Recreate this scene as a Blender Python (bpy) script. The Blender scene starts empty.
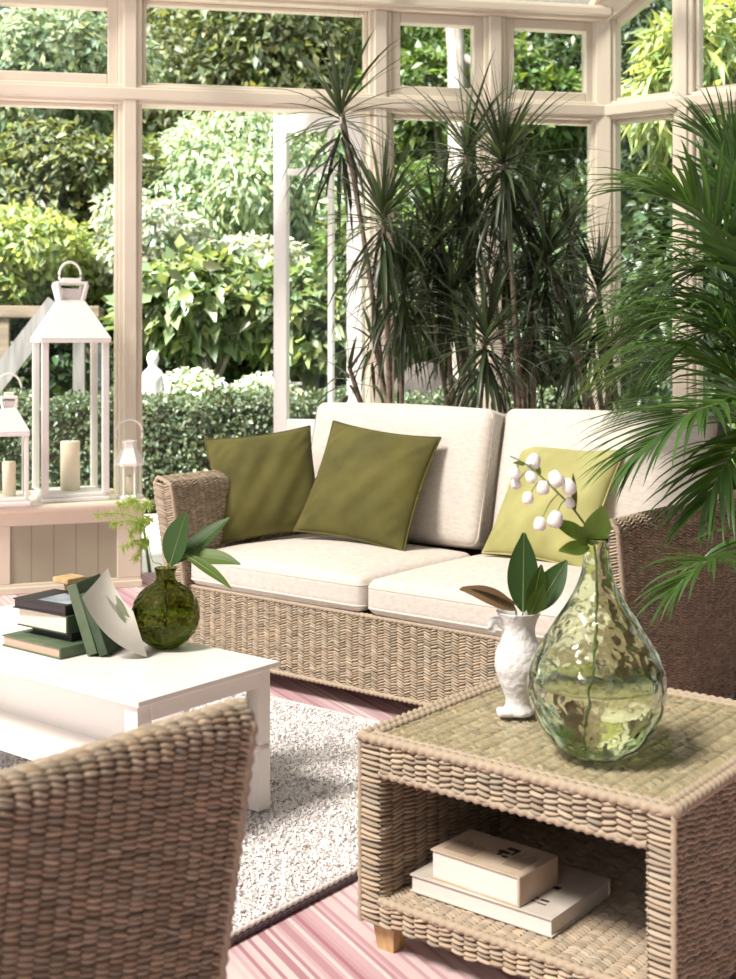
import bpy, math, random
import numpy as np
C = bpy.context.scene.collection
R = math.radians
rng = np.random.default_rng(7)
random.seed(7)
TH = R(-38.4)                      # the furniture stands turned to the camera by this angle
AX = np.array([math.cos(TH), math.sin(TH), 0.0]); BX = np.array([-math.sin(TH), math.cos(TH), 0.0])
EYE = 1.25
def FR(a, b, z=0.0):               # a point given along the sofa (a), away from its front (b) and up
    return a*AX + b*BX + np.array([0, 0, z])
def PT(u, v, Y):                   # world point at depth Y seen at a pixel of the photograph
    return np.array([(u-368)/1280*Y, Y, EYE-(v-340)/1280*Y])

# ------------------------------------------------------------------ materials
def mat(name, col, rough=.6, tint=False, **kw):
    m = bpy.data.materials.new(name); m.use_nodes = True
    nt = m.node_tree; b = nt.nodes['Principled BSDF']
    b.inputs['Base Color'].default_value = (*col, 1); b.inputs['Roughness'].default_value = rough
    for k, v in kw.items():
        b.inputs[k.replace('_', ' ')].default_value = v
    if tint:
        a = nt.nodes.new('ShaderNodeAttribute'); a.attribute_name = 'tint'
        x = nt.nodes.new('ShaderNodeMix'); x.data_type = 'RGBA'; x.blend_type = 'MULTIPLY'
        x.inputs['Factor'].default_value = 1; x.inputs[6].default_value = (*col, 1)
        nt.links.new(a.outputs['Color'], x.inputs[7]); nt.links.new(x.outputs[2], b.inputs['Base Color'])
    return m
def nodes(m): return m.node_tree.nodes, m.node_tree.links, m.node_tree.nodes['Principled BSDF']
def noisy(m, c1, c2, scale, bump=0, bscale=None, detail=4, stretch=None, lo=.35, hi=.65):
    n, l, b = nodes(m)
    tc = n.new('ShaderNodeTexCoord'); src = tc.outputs['Object']
    if stretch:
        mp = n.new('ShaderNodeMapping'); mp.inputs['Scale'].default_value = stretch
        l.new(src, mp.inputs['Vector']); src = mp.outputs['Vector']
    t = n.new('ShaderNodeTexNoise'); t.inputs['Scale'].default_value = scale; t.inputs['Detail'].default_value = detail
    l.new(src, t.inputs['Vector'])
    r = n.new('ShaderNodeValToRGB'); r.color_ramp.elements[0].color = (*c1, 1); r.color_ramp.elements[1].color = (*c2, 1)
    r.color_ramp.elements[0].position = lo; r.color_ramp.elements[1].position = hi
    l.new(t.outputs['Fac'], r.inputs['Fac']); l.new(r.outputs['Color'], b.inputs['Base Color'])
    if bump:
        t2 = n.new('ShaderNodeTexNoise'); t2.inputs['Scale'].default_value = bscale or scale; t2.inputs['Detail'].default_value = 3
        l.new(src, t2.inputs['Vector'])
        bp = n.new('ShaderNodeBump'); bp.inputs['Strength'].default_value = bump; bp.inputs['Distance'].default_value = .01
        l.new(t2.outputs['Fac'], bp.inputs['Height']); l.new(bp.outputs['Normal'], b.inputs['Normal'])
    return m
def leafmat(name, col, rough=.45, trans=.35, tcol=None):
    m = mat(name, col, rough, tint=True); n, l, b = nodes(m)
    out = n['Material Output']
    tr = n.new('ShaderNodeBsdfTranslucent'); mx = n.new('ShaderNodeMixShader'); mx.inputs[0].default_value = trans
    x2 = n.new('ShaderNodeMix'); x2.data_type = 'RGBA'; x2.blend_type = 'MULTIPLY'; x2.inputs['Factor'].default_value = 1
    x2.inputs[6].default_value = (*(tcol or (min(1, col[0]*1.8), min(1, col[1]*1.7), col[2]*.8)), 1)
    at = [q for q in n if q.type == 'ATTRIBUTE'][0]
    l.new(at.outputs['Color'], x2.inputs[7]); l.new(x2.outputs[2], tr.inputs['Color'])
    l.new(b.outputs[0], mx.inputs[1]); l.new(tr.outputs[0], mx.inputs[2]); l.new(mx.outputs[0], out.inputs['Surface'])
    return m
def pane_mat(name, tint=(1, 1, 1), refl=1.0, bump=0):
    m = bpy.data.materials.new(name); m.use_nodes = True; n = m.node_tree.nodes; l = m.node_tree.links
    n.remove(n['Principled BSDF']); out = n['Material Output']
    t = n.new('ShaderNodeBsdfTransparent'); t.inputs['Color'].default_value = (*tint, 1)
    g = n.new('ShaderNodeBsdfGlossy'); g.inputs['Roughness'].default_value = .02
    f = n.new('ShaderNodeFresnel'); f.inputs['IOR'].default_value = 1.3 if refl >= .5 else 1.16
    mx = n.new('ShaderNodeMixShader'); gm = n.new('ShaderNodeNewGeometry'); sb = n.new('ShaderNodeMath'); sb.operation = 'SUBTRACT'; sb.inputs[0].default_value = 1; ml = n.new('ShaderNodeMath'); ml.operation = 'MULTIPLY'
    l.new(gm.outputs['Backfacing'], sb.inputs[1]); l.new(sb.outputs[0], ml.inputs[0]); l.new(f.outputs[0], ml.inputs[1]); l.new(ml.outputs[0], mx.inputs[0]); l.new(t.outputs[0], mx.inputs[1]); l.new(g.outputs[0], mx.inputs[2])
    l.new(mx.outputs[0], out.inputs['Surface'])
    return m
M = {}
M['frame'] = noisy(mat('painted_timber', (.8, .7, .6), .45), (.73, .66, .535), (.79, .72, .60), 3)
M['shade_plaster'] = noisy(mat('shade_plaster', (.16, .13, .11), .9), (.06, .05, .042), (.075, .062, .052), 4)  # near black so the added unseen walls and ceiling return little light
M['panel'] = mat('sage_panel', (.36, .34, .25), .6)
n, l, b = nodes(M['panel'])
tc = n.new('ShaderNodeTexCoord'); wv = n.new('ShaderNodeTexWave'); wv.inputs['Scale'].default_value = 2.9; wv.wave_profile = 'SAW'
rr = n.new('ShaderNodeValToRGB'); rr.color_ramp.elements[0].color = (.20, .19, .14, 1); rr.color_ramp.elements[1].color = (.40, .375, .28, 1); rr.color_ramp.elements[1].position = .07
l.new(tc.outputs['Object'], wv.inputs['Vector']); l.new(wv.outputs['Fac'], rr.inputs['Fac']); l.new(rr.outputs['Color'], b.inputs['Base Color'])
M['white'] = mat('white_paint', (.88, .86, .83), .35)
M['doorwhite'] = mat('white_gloss_paint', (.9, .9, .88), .4)
M['table'] = mat('cream_lacquer', (.92, .88, .84), .3)
M['wicker'] = mat('seagrass', (.47, .375, .275), .75, tint=True)
M['linen'] = noisy(mat('oatmeal_linen', (.8, .74, .68), .9), (.64, .575, .52), (.74, .675, .62), 45, .25, 260, 3, (1, 1, 2.5))
M['piping'] = mat('linen_piping', (.70, .62, .55), .9)
M['gusset'] = noisy(mat('shaded_grey_linen', (.5, .45, .4), .9), (.27, .235, .205), (.34, .30, .265), 60, .2, 260)  # grey gusset linen, darkened further to carry the side's shade
M['velvet'] = noisy(mat('olive_velvet', (.2, .18, .03), .85, Sheen_Weight=.35, Sheen_Roughness=.4, Sheen_Tint=(.6, .6, .3, 1)), (.082, .074, .014), (.122, .108, .021), 7, .12, 40)
M['lime'] = noisy(mat('lime_velvet', (.45, .43, .13), .8, Sheen_Weight=.4, Sheen_Roughness=.4, Sheen_Tint=(.8, .8, .5, 1)), (.34, .32, .115), (.44, .42, .17), 6, .15, 25)
M['wood'] = noisy(mat('oak', (.55, .36, .17), .5), (.50, .31, .13), (.64, .43, .22), 9, stretch=(6, 6, .6))
M['pane'] = pane_mat('window_glass', (.97, .98, .97), .5)
M['lanternglass'] = pane_mat('lantern_glass', (.985, .99, .985), .5)
M['tableglass'] = pane_mat('table_glass', (.95, .965, .925), .2)
M['candle'] = mat('ivory_wax', (.9, .84, .66), .5, Subsurface_Weight=.2)
M['wick'] = mat('wick', (.03, .03, .03), .9)
M['ceramic'] = noisy(mat('white_ceramic', (.85, .83, .82), .3), (.80, .78, .77), (.88, .86, .85), 30, .5, 55, 2)
M['dracaena'] = leafmat('dracaena_leaf', (.040, .060, .028), .35, .2, (.10, .14, .04))
M['bark'] = noisy(mat('cane_bark', (.3, .24, .18), .85), (.20, .15, .11), (.42, .34, .27), 30, .5, 60)
M['palm'] = leafmat('palm_leaf', (.055, .125, .030), .38, .3, (.16, .30, .04))
M['palmstem'] = mat('palm_stem', (.13, .19, .05), .5)
M['magnolia'] = leafmat('magnolia_leaf', (.030, .068, .016), .36, .12)
nodes(M['magnolia'])[2].inputs['Specular IOR Level'].default_value = .2
M['magnolia_pale'] = leafmat('young_leaf', (.10, .17, .035), .42, .25)
nodes(M['magnolia_pale'])[2].inputs['Specular IOR Level'].default_value = .25
M['brownleaf'] = mat('brown_leaf_back', (.26, .15, .08), .6)
M['rib'] = mat('pale_midrib', (.22, .27, .09), .5)
M['stem'] = mat('green_stem', (.18, .24, .07), .5)
M['fern'] = leafmat('fern_leaf', (.32, .42, .12), .6, .5)
M['petal'] = mat('white_petal', (.92, .9, .86), .5, Subsurface_Weight=.1)
M['pot'] = noisy(mat('grey_pot', (.35, .33, .3), .7), (.3, .28, .26), (.42, .4, .37), 12)
M['soil'] = mat('soil', (.05, .035, .025), .95)
M['trunk'] = noisy(mat('tree_bark', (.3, .26, .22), .9), (.22, .18, .15), (.46, .42, .38), 8, .5, 20, stretch=(3, 3, .5))
M['stone'] = noisy(mat('pale_stone', (.8, .79, .76), .8), (.74, .73, .70), (.86, .85, .82), 14)
M['boulder'] = noisy(mat('shaded_stone', (.1, .08, .07), .9), (.025, .02, .017), (.06, .048, .04), 5, .4, 15)  # brown stone colour lowered so the boulder looks shaded
M['grey_wood'] = noisy(mat('weathered_wood', (.4, .37, .35), .85), (.20, .185, .175), (.30, .28, .27), 6, stretch=(4, 4, .5))
M['brown_wood'] = noisy(mat('brown_wood', (.2, .15, .1), .85), (.16, .12, .085), (.27, .21, .15), 6, stretch=(.5, 4, 4))
M['roofpane'] = bpy.data.materials.new('opal_roof_glazing'); M['roofpane'].use_nodes = True
n = M['roofpane'].node_tree.nodes; l = M['roofpane'].node_tree.links; n.remove(n['Principled BSDF'])
t1 = n.new('ShaderNodeBsdfTranslucent'); t1.inputs['Color'].default_value = (.17, .165, .155, 1)
t2 = n.new('ShaderNodeBsdfDiffuse'); t2.inputs['Color'].default_value = (.9, .88, .85, 1)
mx = n.new('ShaderNodeMixShader'); mx.inputs[0].default_value = .25
l.new(t1.outputs[0], mx.inputs[1]); l.new(t2.outputs[0], mx.inputs[2])
t3 = n.new('ShaderNodeBsdfTransparent'); t3.inputs['Color'].default_value = (1, .98, .95, 1); mx2 = n.new('ShaderNodeMixShader'); mx2.inputs[0].default_value = .42
l.new(mx.outputs[0], mx2.inputs[1]); l.new(t3.outputs[0], mx2.inputs[2]); l.new(mx2.outputs[0], n['Material Output'].inputs['Surface'])
# striped flat-woven floor: one-dimensional noise across the stripes
M['floor'] = mat('pink_striped_weave', (.7, .5, .5), .8)
n, l, b = nodes(M['floor'])
tc = n.new('ShaderNodeTexCoord'); mp = n.new('ShaderNodeMapping'); mp.vector_type = 'TEXTURE'; mp.inputs['Rotation'].default_value = (0, 0, R(28))
sx = n.new('ShaderNodeSeparateXYZ'); l.new(tc.outputs['Object'], mp.inputs['Vector']); l.new(mp.outputs['Vector'], sx.inputs[0])
def stripes(width, seedoff):
    q = n.new('ShaderNodeMath'); q.operation = 'MULTIPLY_ADD'; q.inputs[1].default_value = 1/width; q.inputs[2].default_value = seedoff
    fl = n.new('ShaderNodeMath'); fl.operation = 'FLOOR'; w = n.new('ShaderNodeTexWhiteNoise'); w.noise_dimensions = '1D'
    l.new(sx.outputs['X'], q.inputs[0]); l.new(q.outputs[0], fl.inputs[0]); l.new(fl.outputs[0], w.inputs['W'])
    return w.outputs['Value']
def ramp(fac, stops):
    r = n.new('ShaderNodeValToRGB'); r.color_ramp.interpolation = 'CONSTANT'
    while len(r.color_ramp.elements) < len(stops): r.color_ramp.elements.new(.5)
    for e, (p, c) in zip(r.color_ramp.elements, stops): e.position = p; e.color = (*c, 1)
    l.new(fac, r.inputs['Fac']); return r.outputs['Color']
wide = ramp(stripes(.043, 3.3), [(0, (.56, .36, .39)), (.3, (.64, .47, .49)), (.55, (.46, .25, .29)), (.75, (.52, .40, .42))])
fine = ramp(stripes(.0095, 11.7), [(0, (.80, .68, .66)), (.22, (.36, .13, .17)), (.40, (.62, .42, .45)), (.58, (.54, .33, .37)), (.8, (.74, .58, .58))])
mxr = n.new('ShaderNodeMix'); mxr.data_type = 'RGBA'; mxr.inputs['Factor'].default_value = .6
l.new(wide, mxr.inputs[6]); l.new(fine, mxr.inputs[7]); l.new(mxr.outputs[2], b.inputs['Base Color'])
M['pile'] = mat('shag_pile', (1, 1, 1), .95, tint=True)
M['rugedge'] = mat('mauve_binding', (.10, .075, .085), .9)
M['rugcream'] = mat('cream_binding', (.7, .65, .63), .9)
M['paving'] = noisy(mat('pale_paving', (.72, .70, .66), .8), (.66, .64, .60), (.78, .76, .72), 3)
M['lawn'] = noisy(mat('lawn', (.12, .18, .05), .9), (.08, .13, .03), (.16, .22, .07), 5)
def solid(name, col, rough=.6): return mat(name, col, rough)
M['pages'] = noisy(mat('cream_pages', (.8, .7, .58), .8), (.72, .62, .50), (.86, .78, .68), 60, stretch=(1, 1, 30))
M['pages_tan'] = noisy(mat('tan_pages', (.5, .36, .26), .8), (.48, .33, .24), (.62, .46, .36), 60, stretch=(1, 1, 30))
M['pages_white'] = noisy(mat('white_pages', (.86, .80, .76), .8), (.80, .73, .68), (.90, .85, .81), 60, stretch=(1, 1, 30))
M['bookgreen'] = noisy(mat('green_cloth', (.06, .13, .06), .7), (.035, .065, .035), (.06, .095, .055), 20)
M['bookgreen2'] = noisy(mat('sage_cloth', (.12, .2, .09), .7), (.085, .125, .07), (.125, .17, .10), 20)
M['bookblack'] = solid('black_cloth', (.018, .014, .016), .5)
M['picture'] = noisy(mat('blue_picture', (.3, .4, .5), .4), (.10, .14, .20), (.42, .48, .55), 9)
M['kraft'] = noisy(mat('kraft_cover', (.55, .43, .32), .7), (.52, .40, .29), (.62, .50, .39), 14)
M['greycover'] = noisy(mat('stone_cover', (.6, .54, .48), .6), (.56, .50, .44), (.68, .62, .56), 9)
M['ink'] = solid('dark_ink', (.04, .03, .03), .7)
M['inkbrown'] = solid('brown_ink', (.36, .27, .19), .7)
M['card'] = noisy(mat('print_card', (.7, .68, .62), .7), (.50, .47, .42), (.60, .57, .51), 8)
M['printgreen'] = solid('faded_green_ink', (.17, .19, .12), .7)
M['printgrey'] = solid('grey_ink', (.30, .28, .25), .7)
def glassmat(name, col, rough=.0, ior=1.45, bump=0, bscale=30):
    m = bpy.data.materials.new(name); m.use_nodes = True; n = m.node_tree.nodes; l = m.node_tree.links
    n.remove(n['Principled BSDF']); g = n.new('ShaderNodeBsdfGlass'); g.inputs['Color'].default_value = (*col, 1)
    g.inputs['Roughness'].default_value = rough; g.inputs['IOR'].default_value = ior
    l.new(g.outputs[0], n['Material Output'].inputs['Surface'])
    if bump:
        tc = n.new('ShaderNodeTexCoord'); t = n.new('ShaderNodeTexVoronoi'); t.inputs['Scale'].default_value = bscale; t.feature = 'SMOOTH_F1'
        bp = n.new('ShaderNodeBump'); bp.inputs['Strength'].default_value = bump; bp.inputs['Distance'].default_value = .01
        l.new(tc.outputs['Object'], t.inputs['Vector']); l.new(t.outputs['Distance'], bp.inputs['Height']); l.new(bp.outputs['Normal'], g.inputs['Normal'])
    return m
M['demijohn'] = glassmat('pale_green_glass', (.94, .972, .88), 0, 1.45, .9, 36)
M['greenglass'] = glassmat('olive_green_glass', (.55, .58, .34), 0, 1.45, .6, 60)
M['water'] = glassmat('water', (.985, .995, .965), 0, 1.33)
M['waterdark'] = glassmat('vase_water', (.93, .96, .78), 0, 1.33)

# ------------------------------------------------------------------ mesh builder
class MB:
    def __init__(s): s.v = []; s.q = []; s.t = []; s.c = []; s.n = 0
    def add(s, v, f, tint=1.0):
        v = np.asarray(v, float).reshape(-1, 3); f = np.asarray(f, int)
        (s.q if f.shape[1] == 4 else s.t).append(f + s.n)
        c = np.ones((len(v), 3)); c *= np.asarray(tint, float).reshape(-1, 1) if np.ndim(tint) == 1 and len(np.atleast_1d(tint)) == len(v) and len(v) != 3 else np.asarray(tint, float)
        s.v.append(v); s.c.append(c); s.n += len(v); return s
    def box(s, lo, hi, tint=1.0, bev=0):
        x0, y0, z0 = lo; x1, y1, z1 = hi
        if bev:
            return s.rbox(((x0+x1)/2, (y0+y1)/2, (z0+z1)/2), ((x1-x0)/2, (y1-y0)/2, (z1-z0)/2), bev, tint=tint, n=1)
        v = [(x0,y0,z0),(x1,y0,z0),(x1,y1,z0),(x0,y1,z0),(x0,y0,z1),(x1,y0,z1),(x1,y1,z1),(x0,y1,z1)]
        return s.add(v, [(0,3,2,1),(4,5,6,7),(0,1,5,4),(1,2,6,5),(2,3,7,6),(3,0,4,7)], tint)
    def grid(s, fn, us, vs, tint=1.0, flip=False, closeu=False):
        U, V = np.meshgrid(us, vs, indexing='ij'); P = fn(U.ravel(), V.ravel()); nu, nv = len(us), len(vs)
        i, j = np.meshgrid(np.arange(nu if closeu else nu-1), np.arange(nv-1), indexing='ij'); i = i.ravel(); j = j.ravel(); i2 = (i+1) % nu
        f = np.stack([i*nv+j, i2*nv+j, i2*nv+j+1, i*nv+j+1], 1)
        if flip: f = f[:, ::-1]
        return s.add(P, f, tint)
    def rbox(s, c, h, r, n=4, crown=0, tint=1.0, crowny=0):
        c = np.array(c, float); h = np.array(h, float); r = min(r, *(h*.999))
        def ax(hh):
            k = 3 if n > 1 else 2
            e = np.linspace(0, 1, k)*r
            return np.unique(np.round(np.concatenate([-hh+e, np.linspace(-hh+r, hh-r, n+1), hh-r+e]), 6))
        for d in range(3):
            e, g = [(1, 2), (2, 0), (0, 1)][d]
            for sg in (-1, 1):
                def fn(u, v):
                    p = np.zeros((len(u), 3)); p[:, d] = sg*h[d]; p[:, e] = u; p[:, g] = v
                    q = np.clip(p, -(h-r), h-r); dd = p-q; L = np.linalg.norm(dd, axis=1, keepdims=True); p = q + r*dd/np.maximum(L, 1e-9)
                    w = (1-(p[:, 0]/h[0])**2)*(1-(p[:, 1]/h[1])**2); p[:, 2] += crown*w*(p[:, 2]/h[2])
                    w2 = (1-(p[:, 0]/h[0])**2)*(1-(p[:, 2]/h[2]).clip(-1, 1)**2); p[:, 1] += crowny*w2*(p[:, 1]/h[1])
                    return p + c
                s.grid(fn, ax(h[e]), ax(h[g]), tint, flip=(sg < 0))
        return s
    def tube(s, pts, rad, seg=8, tint=1.0, cap=True, twist=0):
        pts = np.asarray(pts, float); n = len(pts); rad = np.broadcast_to(np.asarray(rad, float), (n,))
        T = np.gradient(pts, axis=0); T /= np.maximum(np.linalg.norm(T, axis=1, keepdims=True), 1e-9)
        ref = np.array([0, 0, 1.0]) if abs(T[:, 2]).mean() < .9 else np.array([0, 1.0, 0])
        X = np.cross(T, ref); X /= np.maximum(np.linalg.norm(X, axis=1, keepdims=True), 1e-9); Y = np.cross(X, T)
        a = np.arange(seg)/seg*2*np.pi
        d = np.concatenate([[0], np.cumsum(np.linalg.norm(np.diff(pts, axis=0), axis=1))])
        rr = rad[:, None]*np.ones(seg)[None]
        if twist: rr = rr*(1+.22*np.cos(2*a[None]-d[:, None]*twist))
        P = pts[:, None]+rr[..., None]*(np.cos(a)[None, :, None]*X[:, None]+np.sin(a)[None, :, None]*Y[:, None])
        i, j = np.meshgrid(np.arange(n-1), np.arange(seg), indexing='ij'); i = i.ravel(); j = j.ravel(); j2 = (j+1) % seg
        s.add(P.reshape(-1, 3), np.stack([i*seg+j, i*seg+j2, (i+1)*seg+j2, (i+1)*seg+j], 1), tint)
        if cap:
            for e in (0, n-1):
                V = np.vstack([P[e], pts[e]]); k = np.arange(seg); f = np.stack([k, (k+1) % seg, np.full(seg, seg)], 1)
                s.add(V, f if e else f[:, ::-1], 1.0 if np.ndim(tint) else tint)
        return s
    def lathe(s, prof, seg=32, c=(0, 0, 0), tint=1.0, wob=None):
        prof = np.asarray(prof, float)
        a = np.arange(seg)/seg*2*np.pi
        Rr = prof[:, 0][:, None]*np.ones(seg)[None]; Z = prof[:, 1][:, None]*np.ones(seg)[None]
        if wob is not None: Rr = Rr*(1+wob(a[None], Z))
        P = np.stack([Rr*np.cos(a)+c[0], Rr*np.sin(a)+c[1], Z+c[2]], -1)
        n = len(prof); i, j = np.meshgrid(np.arange(n-1), np.arange(seg), indexing='ij'); i = i.ravel(); j = j.ravel(); j2 = (j+1) % seg
        return s.add(P.reshape(-1, 3), np.stack([i*seg+j, i*seg+j2, (i+1)*seg+j2, (i+1)*seg+j], 1), tint)
    def blade(s, p0, d, up, L, W, bend=.5, n=6, fold=.25, prof='lance', tint=1.0, twist=0):
        p = np.array(p0, float); d = np.array(d, float); d /= np.linalg.norm(d); up = np.array(up, float)
        V = []; st = L/n
        for k in range(n+1):
            x = k/n
            if prof == 'lance': w = W*(min(1, x*8+.45))*(1-x**2.2)**.9
            elif prof == 'oval': w = W*max(.06, math.sin(math.pi*min(1, x**.85)))**.8
            else: w = W*max(.02, math.sin(math.pi*(.12+.88*x)))
            sd = np.cross(d, up); sd /= max(np.linalg.norm(sd), 1e-6); nn = np.cross(sd, d)
            if twist: sd, nn = sd*math.cos(twist*x)+nn*math.sin(twist*x), nn*math.cos(twist*x)-sd*math.sin(twist*x)
            V += [p-sd*w/2+nn*fold*w/2, p, p+sd*w/2+nn*fold*w/2]
            d = d + np.array([0, 0, -1])*bend/n*(.3+1.2*x); d /= np.linalg.norm(d); p = p + d*st
        f = []
        for k in range(n):
            a = 3*k; f += [(a, a+1, a+4, a+3), (a+1, a+2, a+5, a+4)]
        return s.add(V, f, tint)
    def build(s, name, m, parent=None, smooth=True, loc=None, rot=None, merge=False):
        me = bpy.data.meshes.new(name); V = np.concatenate(s.v)
        q = np.concatenate(s.q) if s.q else np.zeros((0, 4), int); t = np.concatenate(s.t) if s.t else np.zeros((0, 3), int)
        me.vertices.add(len(V)); me.vertices.foreach_set('co', V.astype(np.float32).ravel())
        li = np.concatenate([q.ravel(), t.ravel()]).astype(np.int32); me.loops.add(len(li)); me.loops.foreach_set('vertex_index', li)
        ls = np.concatenate([np.arange(len(q))*4, len(q)*4+np.arange(len(t))*3]).astype(np.int32)
        me.polygons.add(len(ls)); me.polygons.foreach_set('loop_start', ls)
        me.polygons.foreach_set('use_smooth', np.full(len(ls), smooth))
        me.update(calc_edges=True)
        at = me.color_attributes.new('tint', 'FLOAT_COLOR', 'POINT'); cc = np.ones((len(V), 4), np.float32); cc[:, :3] = np.concatenate(s.c); at.data.foreach_set('color', cc.ravel())
        if merge:
            import bmesh
            bm = bmesh.new(); bm.from_mesh(me); bmesh.ops.remove_doubles(bm, verts=bm.verts, dist=1e-5); bm.to_mesh(me); bm.free()
        me.materials.append(m); me.validate()
        o = bpy.data.objects.new(name, me); C.objects.link(o)
        if parent is not None: o.parent = parent
        if loc is not None: o.location = loc
        if rot is not None: o.rotation_euler = rot if np.ndim(rot) else (0, 0, rot)
        return o
def tag(o, label, cat, group=None, kind=None):
    o['label'] = label; o['category'] = cat
    if group: o['group'] = group
    if kind: o['kind'] = kind
    return o
def thing(name, label, cat, loc=(0, 0, 0), rot=0, group=None, kind=None):
    o = bpy.data.objects.new(name, None); o.empty_display_size = .1; C.objects.link(o)
    o.location = loc; o.rotation_euler = rot if np.ndim(rot) else (0, 0, rot); return tag(o, label, cat, group, kind)
def copytree(o, parent=None):
    c = o.copy(); C.objects.link(c)
    if parent is not None: c.parent = parent
    for ch in list(o.children): copytree(ch, c)
    return c
def smoothpath(pts, n=24):
    P = np.asarray(pts, float); k = len(P); t = np.linspace(0, k-1, n); out = []
    for x in t:
        i = min(int(x), k-2); f = x-i; p0, p1, p2, p3 = P[max(i-1, 0)], P[i], P[i+1], P[min(i+2, k-1)]
        out.append(.5*(2*p1+(p2-p0)*f+(2*p0-5*p1+4*p2-p3)*f*f+(3*p1-p0-3*p2+p3)*f**3))
    return np.array(out)

# woven surface: a dark backing and rows of padded stitches, each row half a stitch off its neighbours
SU = np.linspace(-1, 1, 6); SW = np.linspace(-1, 1, 4)
def weave(mb, fn, Ls, Lt, cw=.027, rh=.0092, h=.006, sign=1, tilt=.30, shade=1.0, alt=True):
    ds = lambda s, t: fn(s, t)
    def nrm(s, t):
        e = 1e-4; n = np.cross(fn(s+e, t)-fn(s-e, t), fn(s, t+e)-fn(s, t-e)); return sign*n/np.maximum(np.linalg.norm(n, axis=1, keepdims=True), 1e-12)
    gs = np.linspace(0, Ls, max(2, int(Ls/.08)+1)); gt = np.linspace(0, Lt, max(2, int(Lt/.015)+1))
    mb.grid(lambda s, t: fn(s, t)-nrm(s, t)*.002, gs, gt, .5, flip=(sign < 0))
    nc = max(1, round(Ls/cw)); nr = max(1, round(Lt/rh)); cw = Ls/nc; rh = Lt/nr
    i, j = np.meshgrid(np.arange(nc), np.arange(-1, nr+1), indexing='ij'); i = i.ravel(); j = j.ravel()
    cs = (i+.5)*cw; ct = (j+.5)*rh + (i % 2)*rh*.5 + rng.normal(0, rh*.07, len(i))
    keep = (ct > rh*.1) & (ct < Lt-rh*.1); cs, ct, i = cs[keep], ct[keep], i[keep]; N = len(cs)
    U, W = np.meshgrid(SU, SW, indexing='ij'); U = U.ravel(); W = W.ravel()
    wp = np.sqrt(np.maximum(0, 1-np.abs(U)**2.6))*.92+.08
    L = cw*rng.uniform(.52, .60, N); Wd = rh*rng.uniform(.42, .52, N); tl = tilt*(np.where(i % 2, 1, -1) if alt else 1)+rng.normal(0, .06, N)
    p = U[None]*L[:, None]; q = W[None]*wp[None]*Wd[:, None] + tl[:, None]*p
    s = np.clip(cs[:, None]+p, -.004, Ls+.004).ravel(); t = np.clip(ct[:, None]+q, -.002, Lt+.002).ravel()
    hh = ((np.sqrt(np.maximum(0, 1-W**2))[None]*wp[None]**.8)*h*rng.uniform(.8, 1.15, N)[:, None]).ravel()
    V = fn(s, t)+nrm(s, t)*hh[:, None]
    nu, nw = len(SU), len(SW); a, b_ = np.meshgrid(np.arange(nu-1), np.arange(nw-1), indexing='ij'); a = a.ravel(); b_ = b_.ravel()
    f = np.stack([a*nw+b_, (a+1)*nw+b_, (a+1)*nw+b_+1, a*nw+b_+1], 1)
    if sign < 0: f = f[:, ::-1]
    F = (f[None]+(np.arange(N)*nu*nw)[:, None, None]).reshape(-1, 4)
    br = rng.normal(.95, .13, N).clip(.55, 1.3)*shade; wm = rng.normal(0, .03, N)
    col = np.stack([br*(1+wm), br, br*(1-wm)], 1).repeat(nu*nw, 0)
    s_c = mb.c; mb.add(V, F, 1.0); mb.c[-1] = col
def quad(p00, p10, p01, p11=None):
    p00, p10, p01 = map(lambda x: np.array(x, float), (p00, p10, p01)); p11 = p10+p01-p00 if p11 is None else np.array(p11, float)
    Ls = (np.linalg.norm(p10-p00)+np.linalg.norm(p11-p01))/2; Lt = (np.linalg.norm(p01-p00)+np.linalg.norm(p11-p10))/2
    def fn(s, t):
        u = (s/Ls)[:, None]; v = (t/Lt)[:, None]; return p00*(1-u)*(1-v)+p10*u*(1-v)+p01*(1-u)*v+p11*u*v
    return fn, Ls, Lt
def wquad(mb, p00, p10, p01, p11=None, **k):
    fn, Ls, Lt = quad(p00, p10, p01, p11); weave(mb, fn, Ls, Lt, **k)
def rope(mb, pts, r=.009, tint=1.0):
    pts = np.asarray(pts, float); P = []
    for a, b in zip(pts[:-1], pts[1:]):
        n = max(2, int(np.linalg.norm(b-a)/.005)); P += [a+(b-a)*k/n for k in range(n)]
    P.append(pts[-1]); P = np.array(P)
    mb.tube(P, r, 8, 1.0, True, twist=2*np.pi/.02)
    mb.c[-3] = mb.c[-3]*(tint*(.92+.12*rng.random((len(P), 1))).repeat(8, 0))
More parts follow.
